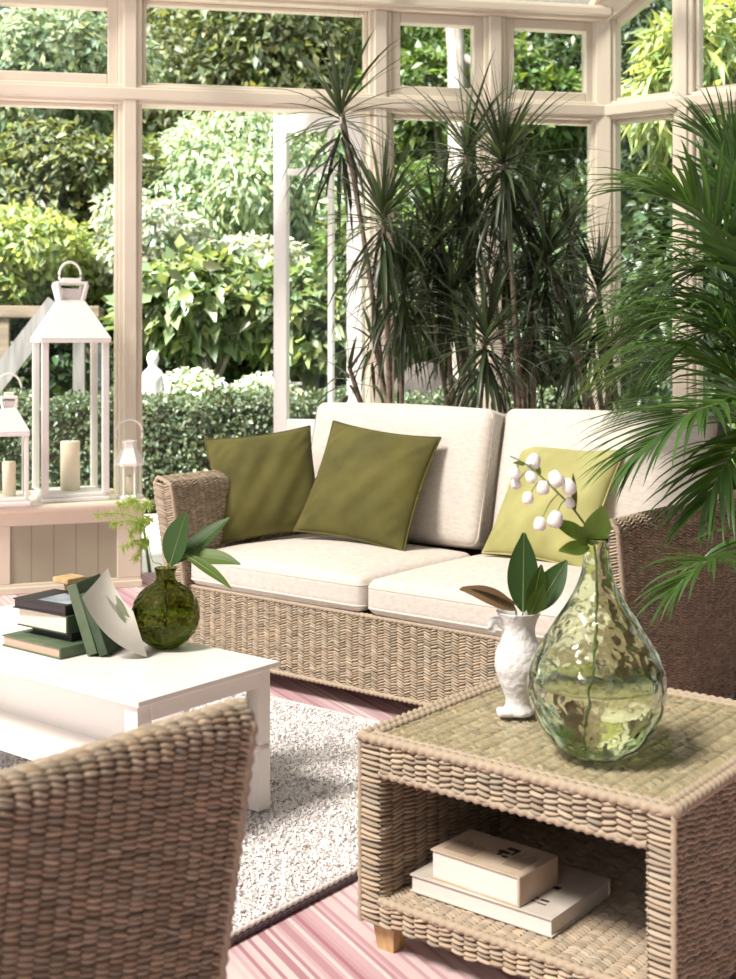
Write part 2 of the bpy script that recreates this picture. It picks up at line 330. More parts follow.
def arm(x0, w, z0, zt, yf0, yf1, yb, inner_z=None, sgn=1, **kw):
    # woven arm: cross-section swept from the raked front edge to the back
    mb = MB(); r = .028; iz = z0 if inner_z is None else inner_z
    prof = [(x0, z0), (x0, zt-r)]
    prof += [(x0+r-r*math.cos(a), zt-r+r*math.sin(a)) for a in np.linspace(0, math.pi/2, 6)[1:]]
    dz = .012
    prof += [(x0+w-r+r*math.sin(a), zt-dz-r+r*math.cos(a)) for a in np.linspace(0, math.pi/2, 6)]
    prof += [(x0+w, iz)]
    prof = np.array(prof)
    if sgn < 0: prof[:, 0] = 2*x0+w-prof[:, 0]
    d = np.concatenate([[0], np.cumsum(np.linalg.norm(np.diff(prof, axis=0), axis=1))]); Lt = d[-1]; Ls = yb-(yf0+yf1)/2
    yf = lambda z: yf0+(yf1-yf0)*(z-z0)/(zt-z0)
    def fn(s, t):
        x = np.interp(t, d, prof[:, 0]); z = np.interp(t, d, prof[:, 1]); y0 = yf(z); return np.stack([x, y0+(yb-y0)*s/Ls, z], 1)
    weave(mb, fn, Ls, Lt, sign=-sgn, **kw)
    wquad(mb, (x0, yf0, z0), (x0+w, yf0, z0), (x0, yf(zt-.02), zt-.02), (x0+w, yf(zt-.02), zt-.02), cw=w*.55, sign=1)
    front = fn(np.zeros(40), np.linspace(0, Lt, 40)); rope(mb, front+np.array([0, .003, 0]), .008, .95)
    return mb
def wedge_leg(x, y, z=.08, t=.05, b=.034):
    m = MB(); t /= 2; b /= 2
    v = [(x-b, y-b, 0), (x+b, y-b, 0), (x+b, y+b, 0), (x-b, y+b, 0), (x-t, y-t, z), (x+t, y-t, z), (x+t, y+t, z), (x-t, y+t, z)]
    return m.add(v, [(0,3,2,1),(4,5,6,7),(0,1,5,4),(1,2,6,5),(2,3,7,6),(3,0,4,7)])
def rrect(x0, x1, y0, y1, z, r, n=5):
    P = []
    for cx, cy, a0 in ((x1-r, y1-r, 0), (x0+r, y1-r, 90), (x0+r, y0+r, 180), (x1-r, y0+r, 270)):
        for k in range(n): a = R(a0+90*k/(n-1)); P.append((cx+r*math.cos(a), cy+r*math.sin(a), z))
    P.append(P[0]); return P

# ------------------------------------------------------------------ camera, light, view
cam = bpy.data.objects.new('camera', bpy.data.cameras.new('camera')); C.objects.link(cam)
cam.location = (0, 0, EYE); cam.rotation_euler = (R(90), 0, 0)
cam.data.lens = 1280/979*36; cam.data.sensor_width = 36; cam.data.shift_y = -(489.5-340)/979; cam.data.clip_end = 200
cam.data.dof.use_dof = True; cam.data.dof.focus_distance = 3.6; cam.data.dof.aperture_fstop = 5.6
S = bpy.context.scene; S.camera = cam
S.view_settings.view_transform = 'Standard'; S.view_settings.look = 'None'; S.view_settings.gamma = 1; S.view_settings.use_curve_mapping = False
S.view_settings.exposure = 0.86
S.cycles.transparent_max_bounces = 24; S.cycles.max_bounces = 10; S.cycles.transmission_bounces = 10; S.cycles.use_denoising = True
S.cycles.sample_clamp_indirect = 6
w = bpy.data.worlds.new('sky'); S.world = w; w.use_nodes = True
w.node_tree.nodes['Background'].inputs['Color'].default_value = (.93, .97, 1, 1); w.node_tree.nodes['Background'].inputs['Strength'].default_value = .5
sun = bpy.data.objects.new('sun', bpy.data.lights.new('sun', 'SUN')); C.objects.link(sun)
from mathutils import Vector
sun.location = (-6, -4, 9)
sun.rotation_euler = Vector((-.60, -.46, 1.0)).to_track_quat('Z', 'Y').to_euler()
sun.data.energy = 14.0; sun.data.angle = R(14); sun.data.color = (1, .975, .93)

# ------------------------------------------------------------------ the room
W0 = np.array([-1.264, 6.80, 0]); WA = R(11); WD = np.array([math.cos(WA), math.sin(WA), 0]); WN = np.array([-math.sin(WA), math.cos(WA), 0])
TC = 2.66; CORN = W0+TC*WD; RA = R(-36); RD = np.array([math.cos(RA), math.sin(RA), 0])
def st(o, label, cat): return tag(o, label, cat, kind='structure')
floor_pts = [(-4.6, -1.6), (5.2, -1.6)] + [tuple((CORN+RD*4.6+np.array([.06, .04, 0]))[:2]), tuple((CORN+np.array([.02, .06, 0]))[:2]), tuple((W0-WD*3.2+WN*.07)[:2])]
mb = MB(); V = [(x, y, 0) for x, y in floor_pts]+[(0, 3, 0)]
mb.add(V, [(k, (k+1) % 5, 5) for k in range(5)])
V2 = [(x, y, -.06) for x, y in floor_pts]+[(x, y, 0) for x, y in floor_pts]; mb.add(V2, [(k+5, k, (k+1) % 5, (k+1) % 5+5) for k in range(5)])
st(mb.build('floor', M['floor'], smooth=False), 'pink, rose and cream finely striped floor covering', 'floor')
st(MB().box((-16, 4, -.12), (16, 34, -.06)).build('lawn', M['lawn'], smooth=False), 'green garden ground beyond the glass walls', 'lawn')
mb = MB()
for i in range(-6, 8):
    for j in range(4): mb.box((i*.62, j*.62, -.05), (i*.62+.60, j*.62+.60, -.02), 1, .008)
st(mb.build('patio', M['paving'], smooth=False, loc=W0+WN*.09-WD*.5, rot=WA), 'sunlit pale paving just outside the open door', 'patio')

tn = [0]
def trim(mb, label, loc, rot):
    tn[0] += 1; return st(mb.build('trim_%d' % tn[0], M['frame'], loc=loc, rot=rot, smooth=False), label, 'window frame')
ZB, ZT, ZP = 2.493, 2.594, 3.05
def post(p, rot, z0, z1, label, w=.125, d=.13):
    m = MB().box((-w/2, -d/2, z0), (w/2, d/2, z1), 1, .008)
    m.box((-w/2+.028, -d/2-.018, z0), (w/2-.028, -d/2+.01, z1), 1, .006)
    return trim(m, label, p, rot)
post(W0-WD*.79, WA, 0, ZP, 'cream timber post at the edge of the small top casement over the lanterns')
post(W0, WA, 0, ZP, 'cream timber post behind the tiny hexagonal lantern')
post(W0+WD*1.344, WA, 0, ZP, 'cream timber post that the white garden door is hung on')
post(W0+WD*1.995, WA, 0, ZP, 'cream timber post behind the thicket of spiky dracaena leaves')
post(CORN, R(-12), 0, ZP+.05, 'cream corner post where the two glass walls meet', .14, .15)
post(CORN+RD*.50, RA, 0, 3.6, 'cream timber post rising behind the palm fronds', .11)
post(CORN+RD*1.2, RA, 0, 4.0, 'cream timber post outside the photograph beyond the palm', .11)
def rail(x0, x1, z0, z1, d, lab, loc, rot, lip=.02):
    m = MB().box((x0, -d/2, z0), (x1, d/2, z1), 1, .008); m.box((x0, -d/2-lip, z0+.02), (x1, -d/2+.01, z1-.02), 1, .006); return trim(m, lab, loc, rot)
rail(-3.2, TC, ZB, ZT, .14, 'long cream transom rail across the garden wall', W0, WA)
rail(-3.2, TC, ZP, ZP+.085, .20, 'cream top plate under the roof along the garden wall', W0, WA, .03)
rail(0, 3.6, ZB, ZT, .13, 'cream transom rail of the wall behind the palm', CORN, RA)
# sloping head of the right-hand gable wall
m = MB(); P0 = np.array([0, 0, ZP+.04]); P1 = np.array([1.7, 0, ZP+1.5])
for dy0, dy1, h in ((-.08, .08, .12),):
    v = [(0, dy0, ZP-.04), (1.9, dy0, ZP-.04+1.18), (1.9, dy1, ZP-.04+1.18), (0, dy1, ZP-.04), (0, dy0, ZP+h), (1.9, dy0, ZP+1.18+h), (1.9, dy1, ZP+1.18+h), (0, dy1, ZP+h)]
    m.add(v, [(0,3,2,1),(4,5,6,7),(0,1,5,4),(1,2,6,5),(2,3,7,6),(3,0,4,7)])
trim(m, 'cream sloping rafter climbing from the corner post', CORN, RA)
wn = [0]
def window_sloped(x0, x1, z0, loc, rot, label):
    wn[0] += 1; m = MB(); f = .022; zt = lambda x: ZP-.06+.62*x
    def bar(xa, xb, za0, za1, zb0, zb1):
        v = [(xa, -.03, za0), (xb, -.03, zb0), (xb, .03, zb0), (xa, .03, za0), (xa, -.03, za1), (xb, -.03, zb1), (xb, .03, zb1), (xa, .03, za1)]
        m.add(v, [(0,3,2,1),(4,5,6,7),(0,1,5,4),(1,2,6,5),(2,3,7,6),(3,0,4,7)])
    bar(x0, x1, z0, z0+f, z0, z0+f); bar(x0, x0+f, z0, zt(x0), z0, zt(x0+f)); bar(x1-f, x1, z0, zt(x1-f), z0, zt(x1)); bar(x0, x1, zt(x0)-f, zt(x0)+.02, zt(x1)-f, zt(x1)+.02)
    o = st(m.build('window_%d' % wn[0], M['frame'], loc=loc, rot=rot, smooth=False), label, 'window')
    q = MB(); v = [(x, y, z) for y in (.005, .011) for x, z in ((x0+f, z0+f), (x1-f, z0+f), (x1-f, zt(x1)-f), (x0+f, zt(x0)-f))]
    q.add(v, [(0,1,2,3),(7,6,5,4),(0,4,5,1),(1,5,6,2),(2,6,7,3),(3,7,4,0)]); q.build('pane', M['pane'], o, smooth=False); return o
def window(x0, x1, z0, z1, loc, rot, label, casement=False, sloped=None):
    wn[0] += 1; m = MB(); f = .055 if casement else .022; d0, d1 = (-.045, .03) if casement else (-.03, .03); zt = z1 if sloped is None else z1
    for a, b_ in (((x0, d0, z0), (x0+f, d1, z1)), ((x1-f, d0, z0), (x1, d1, z1)), ((x0+f, d0, z0), (x1-f, d1, z0+f)), ((x0+f, d0, z1-f), (x1-f, d1, z1))): m.box(a, b_, 1, .006)
    o = st(m.build('window_%d' % wn[0], M['frame'], loc=loc, rot=rot, smooth=False), label, 'window')
    MB().box((x0+f, .005, z0+f), (x1-f, .011, z1-f)).build('pane', M['pane'], o, smooth=False)
    return o
hp = .0625
window(-.79+hp, -hp, ZT, ZP, W0, WA, 'small framed top casement above the tall lantern', True)
window(hp, 1.344-hp, ZT, ZP, W0, WA, 'wide undivided top light above the open doorway')
window(1.344+hp, 1.995-hp, ZT, ZP, W0, WA, 'top casement with the pale tree trunk behind it', True)
window(1.995+hp, TC-.07, ZT, ZP, W0, WA, 'top casement beside the corner post', True)
window(-.79+hp, -hp, .44, ZB, W0, WA, 'tall fixed window behind the tall white lantern')
window(-1.9, -.79-hp, .44, ZB, W0, WA, 'tall fixed window at the edge of the frame past the lanterns')
window(-1.9, -.79-hp, ZT, ZP, W0, WA, 'top casement past the lanterns, beyond the picture edge', True)
window(1.344+hp, 1.995-hp, .44, ZB, W0, WA, 'tall fixed window behind the first dracaena')
window(1.995+hp, TC-.07, .44, ZB, W0, WA, 'tall fixed window next to the corner post')
window(.07, .50-.055, .44, ZB, CORN, RA, 'narrow tall window between corner post and palm')
window(.555, 1.2-.055, .44, ZB, CORN, RA, 'tall window behind the palm fronds')
window_sloped(.07, .50-.055, ZT, CORN, RA, 'narrow upper light beneath the sloping rafter')
window_sloped(.555, 1.2-.055, ZT, CORN, RA, 'upper light above the palm fronds')
window(1.255, 3.4, .44, ZB, CORN, RA, 'window outside the photograph past the palm')
# low walls under the windows
m = MB().box((1.344+.06, -.09, 0), (TC, .09, .44), 1, .006); st(m.build('wall_back', M['frame'], loc=W0, rot=WA, smooth=False), 'low cream wall under the windows behind the sofa', 'wall')
m = MB().box((0, -.09, 0), (3.6, .09, .44), 1, .006); st(m.build('wall_right', M['frame'], loc=CORN, rot=RA, smooth=False), 'low cream wall under the windows behind the palm', 'wall')
# deep panelled ledge that carries the lanterns
LA = R(19); LC = np.array([-1.150, 6.49, 0])
m = MB(); 
m.box((-2.2, .02, 0), (-.012, .40, .41))
for a, b_ in (((-2.2, 0, .335), (0, .06, .405)), ((-2.2, 0, 0), (0, .06, .05)), ((-.12, 0, .05), (0, .06, .335)), ((-.74, 0, .05), (-.64, .06, .335)), ((-1.4, 0, .05), (-1.30, .06, .335))): m.box(a, b_, 1, .004)
m.box((-2.2, -.012, 0), (.004, .03, .035), 1, .004)
o = st(m.build('wall_left', M['frame'], loc=LC, rot=LA, smooth=False), 'low cream panelled wall under the lanterns', 'wall')
for a, b_ in ((-.64, -.12), (-1.30, -.74)): MB().box((a, .012, .05), (b_, .03, .335)).build('panel', M['panel'], o, smooth=False)['label'] = 'sage green tongue-and-groove panel'
MB().box((-2.2, -.045, .403), (.045, .42, .440), 1, .014).build('window_sill', M['frame'], o, smooth=False)
# roof: opal glazing on rafters, rising from the top plate
m = MB(); sl = math.tan(R(26))
rz = lambda n: ZP+.085+(.12-n)*sl
nodep = [(-4.6, .12), (TC+.02, .12), (TC+2.9, -2.9), (-4.6, -2.9)]
lo = [(x, y, rz(y)) for x, y in nodep]; hi = [(x, y, rz(y)+.012) for x, y in nodep]
m.add(lo+hi, [(0,1,2,3),(7,6,5,4),(0,4,5,1),(1,5,6,2),(2,6,7,3),(3,7,4,0)])
lo2 = [(-4.6, -2.9, rz(-2.9)), (.3, -2.9, rz(-2.9)), (.3, -8.9, rz(-2.9)), (-4.6, -8.9, rz(-2.9))]; m.add(lo2+[(x, y, z+.012) for x, y, z in lo2], [(0,1,2,3),(7,6,5,4),(0,4,5,1),(1,5,6,2),(2,6,7,3),(3,7,4,0)])  # unseen flat glazing, added to let filtered sun onto the furniture
roof = st(m.build('ceiling', M['roofpane'], loc=W0, rot=WA, smooth=False), 'bright white sloping glazed roof', 'ceiling')
for x in (-2.68, -1.34, 0, 1.344, TC-.05):
    mm = MB(); v = []
    for y in (.1, -2.9):
        for xx, zz in ((x-.03, -.07), (x+.03, -.07), (x+.03, -.002), (x-.03, -.002)): v.append((xx, y, rz(y)+zz))
    mm.add(v, [(0,1,2,3),(7,6,5,4),(0,4,5,1),(1,5,6,2),(2,6,7,3),(3,7,4,0)]); mm.build('rafter', M['frame'], roof, smooth=False)
st(MB().box((.3, -8.9, rz(-2.9)), (TC+2.9, -2.9, rz(-2.9)+.1)).build('ceiling', M['shade_plaster'], loc=W0, rot=WA, smooth=False), 'unseen dark house ceiling added behind the camera to block light', 'ceiling')  # opaque ceiling added out of view to keep the woven sides dark
st(MB().box((-.3, -1.75, 0), (5.6, -1.6, 4.6)).build('shade_wall_front', M['shade_plaster'], smooth=False), 'unseen dark house wall added behind the camera to block light', 'wall')  # unseen wall added to darken faces turned toward it
e0 = (CORN+RD*4.4)[:2]; m = MB(); m.box((e0[0]-.1, -1.6, 0), (e0[0]+.1, e0[1], 4.6)); st(m.build('shade_wall_side', M['shade_plaster'], smooth=False), 'unseen dark house wall added beside the room to block light', 'wall')  # unseen wall added to cut light on the woven side faces
# the white garden door, swung outwards
HP = W0+WD*1.275+WN*.07; DA = WA+R(180-36)
d = st(thing('door_1', '', '', HP, DA), 'white glazed garden door standing open outside', 'door')
DW, DH = .56, 2.53
m = MB()
for a, b_ in (((0, -.022, 0), (.095, .022, DH)), ((DW-.085, -.022, 0), (DW, .022, DH)), ((.085, -.022, DH-.10), (DW-.085, .022, DH)), ((.085, -.022, .70), (DW-.085, .022, .80)), ((.085, -.022, .0), (DW-.085, .022, .14))): m.box(a, b_, 1, .005)
m.build('frame', M['doorwhite'], d, smooth=False)
MB().box((.085, -.01, .14), (DW-.085, .01, .70)).build('panel', M['doorwhite'], d, smooth=False)
MB().box((.085, -.003, .80), (DW-.085, .003, DH-.10)).build('pane', M['pane'], d, smooth=False)
MB().box((.085, -.016, 2.19), (DW-.085, .016, 2.225), 1, .003).build('glazing_bar', M['doorwhite'], d, smooth=False)
MB().box((.185, -.016, .80), (.215, .016, DH-.10), 1, .003).build('glazing_bar', M['doorwhite'], d, smooth=False)
m = MB().tube([(DW-.045, -.02, 1.0), (DW-.045, -.06, 1.0), (DW-.14, -.06, 1.0)], .009); m.build('handle', M['doorwhite'], d)

# ------------------------------------------------------------------ sofa
SO = FR(-3.71, 3.36); SW_ = 2.02; SD = 1.0
sofa = thing('sofa', 'two-seat woven seagrass sofa with oatmeal linen cushions', 'sofa', SO, TH)
arm(.10, .09, .07, .737, .015, -.10, SD).build('arm', M['wicker'], sofa)
arm(SW_-.09, .09, .07, .737, .015, -.10, SD, sgn=-1).build('arm', M['wicker'], sofa)
m = MB(); wquad(m, (.19, .0, .07), (SW_-.09, .0, .07), (.19, .0, .325)); rope(m, [(.19, 0, .072), (SW_-.09, 0, .072)], .009); rope(m, [(.19, 0, .325), (SW_-.09, 0, .325)], .008)
m.box((.19, .006, .07), (SW_-.09, .92, .32), .5); m.build('base', M['wicker'], sofa)
m = MB(); wquad(m, (SW_, SD, .07), (.1, SD, .07), (SW_, SD, .80), (.1, SD, .80), cw=.05); wquad(m, (.19, .93, .80), (SW_-.09, .93, .80), (.19, SD, .80), cw=.05); m.box((.192, .93, .075), (SW_-.092, SD-.004, .797), .5)
m.build('back', M['wicker'], sofa)
for x, y in ((.16, .04), (SW_-.06, .04), (.16, SD-.06), (SW_-.06, SD-.06)): wedge_leg(x, y).build('leg', M['wood'], sofa, smooth=False)
for x0, x1 in ((.195, 1.038), (1.042, SW_-.095)):
    h = ((x1-x0)/2-.004, .345, .06); c = ((x0+x1)/2, .325, .392)
    o = MB().rbox(c, h, .035, 8, .035).build('seat_cushion', M['linen'], sofa, merge=True)
    pp = MB(); pp.tube(rrect(c[0]-h[0]+.004, c[0]+h[0]-.004, c[1]-h[1]+.004, c[1]+h[1]-.004, c[2]+.033, .03), .005, 6, cap=False)
    pp.tube(rrect(c[0]-h[0]+.004, c[0]+h[0]-.004, c[1]-h[1]+.004, c[1]+h[1]-.004, c[2]-.036, .03), .005, 6, cap=False); pp.build('piping', M['piping'], o)
for x0, x1 in ((.165, 1.055), (1.06, SW_-.10)):
    w2 = (x1-x0)/2; o = MB().rbox((0, 0, 0), (w2, .085, .265), .04, 8, .012, crowny=.05).build('back_cushion', M['linen'], sofa, loc=((x0+x1)/2, .775 if x0 < .5 else .845, .715), rot=(R(-13), 0, 0), merge=True)
    pp = MB()
    for yy in (-.062, .062): 
        q = np.array(rrect(-w2+.006, w2-.006, -.259, .259, 0, .035)); pp.tube(np.stack([q[:, 0], np.full(len(q), yy), q[:, 1]], 1), .005, 6, cap=False)
    pp.build('piping', M['piping'], o)
    for sx in (-1, 1): MB().box((sx*(w2+.001)-.002, -.064, -.245), (sx*(w2+.001)+.003, .064, .245)).build('gusset', M['gusset'], o)['label'] = 'grey linen side gusset, darkened as shade'

# ------------------------------------------------------------------ scatter cushions
def pillow(name, label, m, c, yaw, lean, roll, s, T=.075, seed=0, asp=1.0):
    g = np.linspace(-1, 1, 41); q = np.random.default_rng(seed); ph = q.uniform(0, 6.28, 8)
    def sh(sg):
        def fn(u, v):
            x = s/2*u*(1-.07*(1-v*v)*abs(u)**1.5); z = s*asp/2*v*(1-.07*(1-u*u)*abs(v)**1.5)
            t = T*((1-np.abs(u)**2.3)*(1-np.abs(v)**2.3)).clip(0)**.62
            wr = .004*np.sin(7*u+3*v+ph[0])*np.sin(5*v-2*u+ph[1])+.003*np.sin(13*u-9*v+ph[2])
            wr += .008*np.exp(-((np.abs(u)-.9)**2+(np.abs(v)-.75)**2)*14)*np.sin(22*(u-v)+ph[3])
            return np.stack([x, sg*(t+wr*(t/T)), z-.01*(1-u*u)*(v < 0)*0], 1)
        return fn
    mb = MB(); mb.grid(sh(-1), g, g); mb.grid(sh(1), g, g, flip=True)
    L = SO+c[0]*AX+c[1]*BX+np.array([0, 0, c[2]])
    o = mb.build(name, m, None, loc=L, merge=True)
    from mathutils import Matrix
    Mx = Matrix.Rotation(TH+R(yaw), 4, 'Z') @ Matrix.Rotation(R(-lean), 4, 'X') @ Matrix.Rotation(R(roll), 4, 'Y')
    o.rotation_euler = Mx.to_euler()
    tag(o, label, 'cushion', 'scatter cushions on the sofa')
    e = []
    for k in range(4):
        a = np.linspace(-1, 1, 24); one = np.ones(24); u, v = [(a, -one), (one, a), (-a, one), (-one, -a)][k]
        e.append(np.stack([s/2*u*(1-.07*(1-v*v)*abs(u)**1.5), 0*u, s*asp/2*v*(1-.07*(1-u*u)*abs(v)**1.5)], 1))
    MB().tube(np.concatenate(e), .0035, 6, cap=False).build('piping', m, o)
    return o
pillow('scatter_cushion', 'olive velvet scatter cushion propped against the woven sofa arm', M['velvet'], (.255, .345, .682), 46, 20, -7, .425, seed=1)
pillow('scatter_cushion', 'olive velvet scatter cushion tilted against the linen back cushion', M['velvet'], (.650, .495, .695), 14, 29, 7, .475, seed=2)
pillow('scatter_cushion', 'lime green velvet scatter cushion behind the white flower stem', M['lime'], (1.37, .66, .665), -7, 30, 1, .46, seed=3)

# ------------------------------------------------------------------ armchair with its back to the camera
ch = thing('armchair', 'woven seagrass armchair seen from outside its arm, cut by the picture edge', 'armchair', FR(-1.22, 1.19), TH+math.pi)
arm(0, .09, .07, .745, .03, -.10, .84, cw=.023, rh=.0078, tilt=.28, alt=False).build('arm', M['wicker'], ch)
arm(.80, .09, .07, .745, 0, -.10, .84, sgn=-1).build('arm', M['wicker'], ch)
m = MB(); wquad(m, (.09, 0, .07), (.80, 0, .07), (.09, 0, .325)); m.box((.09, .006, .07), (.80, .80, .32), .5); m.build('base', M['wicker'], ch)
m = MB(); wquad(m, (.89, .84, .07), (0, .84, .07), (.89, .84, .82), (0, .84, .82), cw=.05); m.box((.092, .77, .075), (.798, .836, .815), .5); m.build('back', M['wicker'], ch)
for x, y in ((.06, .04), (.83, .04), (.06, .78), (.83, .78)): wedge_leg(x, y).build('leg', M['wood'], ch, smooth=False)
MB().rbox((.445, .32, .392), (.35, .34, .06), .035, 6, .03).build('seat_cushion', M['linen'], ch, merge=True)
MB().rbox((0, 0, 0), (.35, .08, .25), .04, 6, crowny=.04).build('back_cushion', M['linen'], ch, loc=(.445, .67, .70), rot=(R(-13), 0, 0), merge=True)

# ------------------------------------------------------------------ woven side table
ST = FR(-1.644, 2.05); tb = thing('side_table', 'square woven side table with glass top and open shelf', 'table', ST, TH)
Z0, Z1, T = .06, .438, .05; Sx = Sy = .69
def side(x0, sg):
    m = MB(); xo, xi = (x0, x0+T) if sg > 0 else (x0+T, x0)
    wquad(m, (xo, 0, Z0), (xo, Sy, Z0), (xo, 0, Z1), sign=-sg, tilt=.12, cw=.026, rh=.0105)
    wquad(m, (xi, 0, Z0), (xi, Sy, Z0), (xi, 0, Z1-.06), sign=sg, tilt=.1, cw=.04)
    wquad(m, (x0, 0, Z0), (x0+T, 0, Z0), (x0, 0, Z1), cw=T, rh=.0112, tilt=.05, h=.008)
    wquad(m, (x0, Sy, Z0), (x0+T, Sy, Z0), (x0, Sy, Z1), cw=T, sign=-1)
    m.box((x0+.003, .003, Z0), (x0+T-.003, Sy-.003, Z1-.004), .5)
    for yy in (0, Sy): rope(m, [(xo, yy, Z0), (xo, yy, Z1)], .006)
    return m
side(0, 1).build('side_panel', M['wicker'], tb); side(Sx-T, -1).build('side_panel', M['wicker'], tb)
m = MB(); wquad(m, (T, 0, Z1-.068), (Sx-T, 0, Z1-.068), (T, 0, Z1), cw=.030, rh=.0118, h=.0085, tilt=.12); m.box((T, .004, Z1-.066), (Sx-T, .05, Z1-.006), .5); rope(m, [(T, .002, Z1-.068), (Sx-T, .002, Z1-.068)], .009)
m.build('front_rail', M['wicker'], tb)
m = MB(); wquad(m, (T, Sy-.02, Z0), (Sx-T, Sy-.02, Z0), (T, Sy-.02, Z1-.03)); wquad(m, (T, Sy, Z0), (Sx-T, Sy, Z0), (T, Sy, Z1), sign=-1); m.box((T, Sy-.018, Z0), (Sx-T, Sy-.003, Z1-.01), .5); m.build('back_panel', M['wicker'], tb)
m = MB(); wquad(m, (0, 0, Z1-.004), (Sx, 0, Z1-.004), (0, Sy, Z1-.004), cw=.021, rh=.0098, h=.0065, tilt=.4); m.box((.004, .006, Z1-.03), (Sx-.004, Sy-.004, Z1-.007), .5)
rope(m, [(0, 0, Z1), (Sx, 0, Z1), (Sx, Sy, Z1), (0, Sy, Z1), (0, 0, Z1)], .0105); rope(m, [(.02, .02, Z1+.001), (Sx-.02, .02, Z1+.001), (Sx-.02, Sy-.02, Z1+.001), (.02, Sy-.02, Z1+.001), (.02, .02, Z1+.001)], .009)
m.build('woven_top', M['wicker'], tb)
MB().box((.032, .032, Z1+.002), (Sx-.032, Sy-.032, Z1+.008), 1, .002).build('glass_top', M['tableglass'], tb, smooth=False)['label'] = 'clear greenish glass inset'
m = MB(); wquad(m, (T, 0, .112), (Sx-T, 0, .112), (T, Sy-.02, .112), cw=.024, rh=.0105, h=.006); wquad(m, (T, 0, Z0), (Sx-T, 0, Z0), (T, 0, .112), cw=.030, rh=.0115, h=.0085, tilt=.12); rope(m, [(T, 0, .112), (Sx-T, 0, .112)], .009)
m.box((T, .004, Z0), (Sx-T, Sy-.02, .109), .5); m.build('shelf', M['wicker'], tb)
for x, y in ((.045, .045), (Sx-.045, .045), (.045, Sy-.045), (Sx-.045, Sy-.045)): wedge_leg(x, y, .075, .06, .04).build('leg', M['wood'], tb, smooth=False)

# ------------------------------------------------------------------ books
def book(name, label, loc, rot, w, d, t, cover, pages, spine='x1', group=None, parent=None):
    # local: x 0..w, y 0..d, z 0..t
    o = thing(name, label, 'book', loc, rot, group); c = .0035; m = MB()
    m.box((0, 0, 0), (w, d, c), 1, .001); m.box((0, 0, t-c), (w, d, t), 1, .001)
    if spine == 'x1': m.rbox((w-c/2, d/2, t/2), (c, d/2, t/2), .003, 2)
    elif spine == 'y0': m.rbox((w/2, c/2, t/2), (w/2, c, t/2), .003, 2)
    elif spine == 'y1': m.rbox((w/2, d-c/2, t/2), (w/2, c, t/2), .003, 2)
    m.build('cover', cover, o, smooth=False)
    e = .004; lo_ = [e, e, c]; hi_ = [w-e, d-e, t-c]
    MB().box(lo_, hi_).build('page_block', pages, o, smooth=False)
    return o
def bars(o, m, rects, z, name='lettering'):
    q = MB()
    for x, y, a, h in rects: q.box((x, y, z), (x+a, y+h, z+.0006))
    return q.build(name, m, o, smooth=False)
def AT(a, b, z): return FR(a, b, z)
S1 = 'books in the woven table shelf'
k = book('book', 'large pale hardback lying flat on the woven shelf, under the thick book', AT(-1.565, 2.112, .1185), TH, .335, .235, .036, M['greycover'], M['pages_white'], 'y1', S1)
bars(k, M['ink'], [(.25, .12, .03, .014)], .0362, 'title'); bars(k, M['ink'], [(.235, .060, .016, .008), (.256, .060, .014, .006), (.274, .058, .018, .008), (.24, .045, .03, .004), (.275, .044, .02, .004)], .0362)
k = book('book', 'thick kraft-covered book with dark title, on top of the pale hardback', AT(-1.520, 2.122, .1548), TH+R(-2), .215, .140, .059, M['kraft'], M['pages_white'], 'x1', S1)
bars(k, M['ink'], [(.112, .078, .026, .010), (.118, .064, .008, .026), (.132, .060, .014, .008), (.120, .098, .026, .012), (.142, .080, .006, .03)], .0592)
bars(k, M['inkbrown'], [(.02+.006*i, .02, .0022, .05+.03*random.random()) for i in range(12)]+[(.155+.006*i, .03, .0022, .05+.03*random.random()) for i in range(8)], .0592, 'small_print')
# coffee table
CT = FR(-3.405, 1.99); ct = thing('coffee_table', 'low cream lacquered coffee table with a lower shelf', 'table', CT, TH)
LX, LY = 1.15, .485
MB().box((0, 0, .398), (LX, LY, .412), 1, .002).build('tabletop', M['table'], ct, smooth=False)
for x in (.02, LX-.065):
    for y in (.015, LY-.06): MB().box((x, y, 0.03 if True else 0), (x+.045, y+.045, .398), 1, .002).build('leg', M['table'], ct, smooth=False)
m = MB()
for x in (.016, LX-.04): m.box((x, .055, .353), (x+.024, LY-.055, .398), 1, .002)
m.box((.055, LY-.04, .353), (LX-.055, LY-.016, .398), 1, .002); m.build('apron', M['table'], ct, smooth=False)
MB().box((.02, .02, .185), (LX-.02, LY-.02, .203), 1, .002).build('shelf', M['table'], ct, smooth=False)
MB().box((.03, .20, .203), (LX-.06, .218, .398)).build('divider', M['table'], ct, smooth=False)
S2 = 'books on the coffee table'
zt = .4125
book('book', 'large green cloth book with tan page edges, lowest of the coffee table stack', AT(-2.965, 2.126, zt), TH, .25, .18, .030, M['bookgreen2'], M['pages_tan'], 'x1', S2)
book('book', 'small black book second from the bottom of the coffee table stack', AT(-2.925, 2.190, zt+.030), TH, .175, .115, .022, M['bookblack'], M['bookblack'], 'x1', S2)
book('book', 'thick green book with cream pages, third up in the stack', AT(-2.950, 2.165, zt+.052), TH+R(2), .205, .14, .050, M['bookgreen'], M['pages'], 'x1', S2)
k = book('book', 'black book with a blue picture cover on top of the stack', AT(-2.950, 2.150, zt+.102), TH+R(6), .20, .155, .027, M['bookblack'], M['bookblack'], 'x1', S2)
MB().box((.075, .02, .0268), (.192, .120, .0276)).build('cover_picture', M['picture'], k, smooth=False)
from mathutils import Matrix
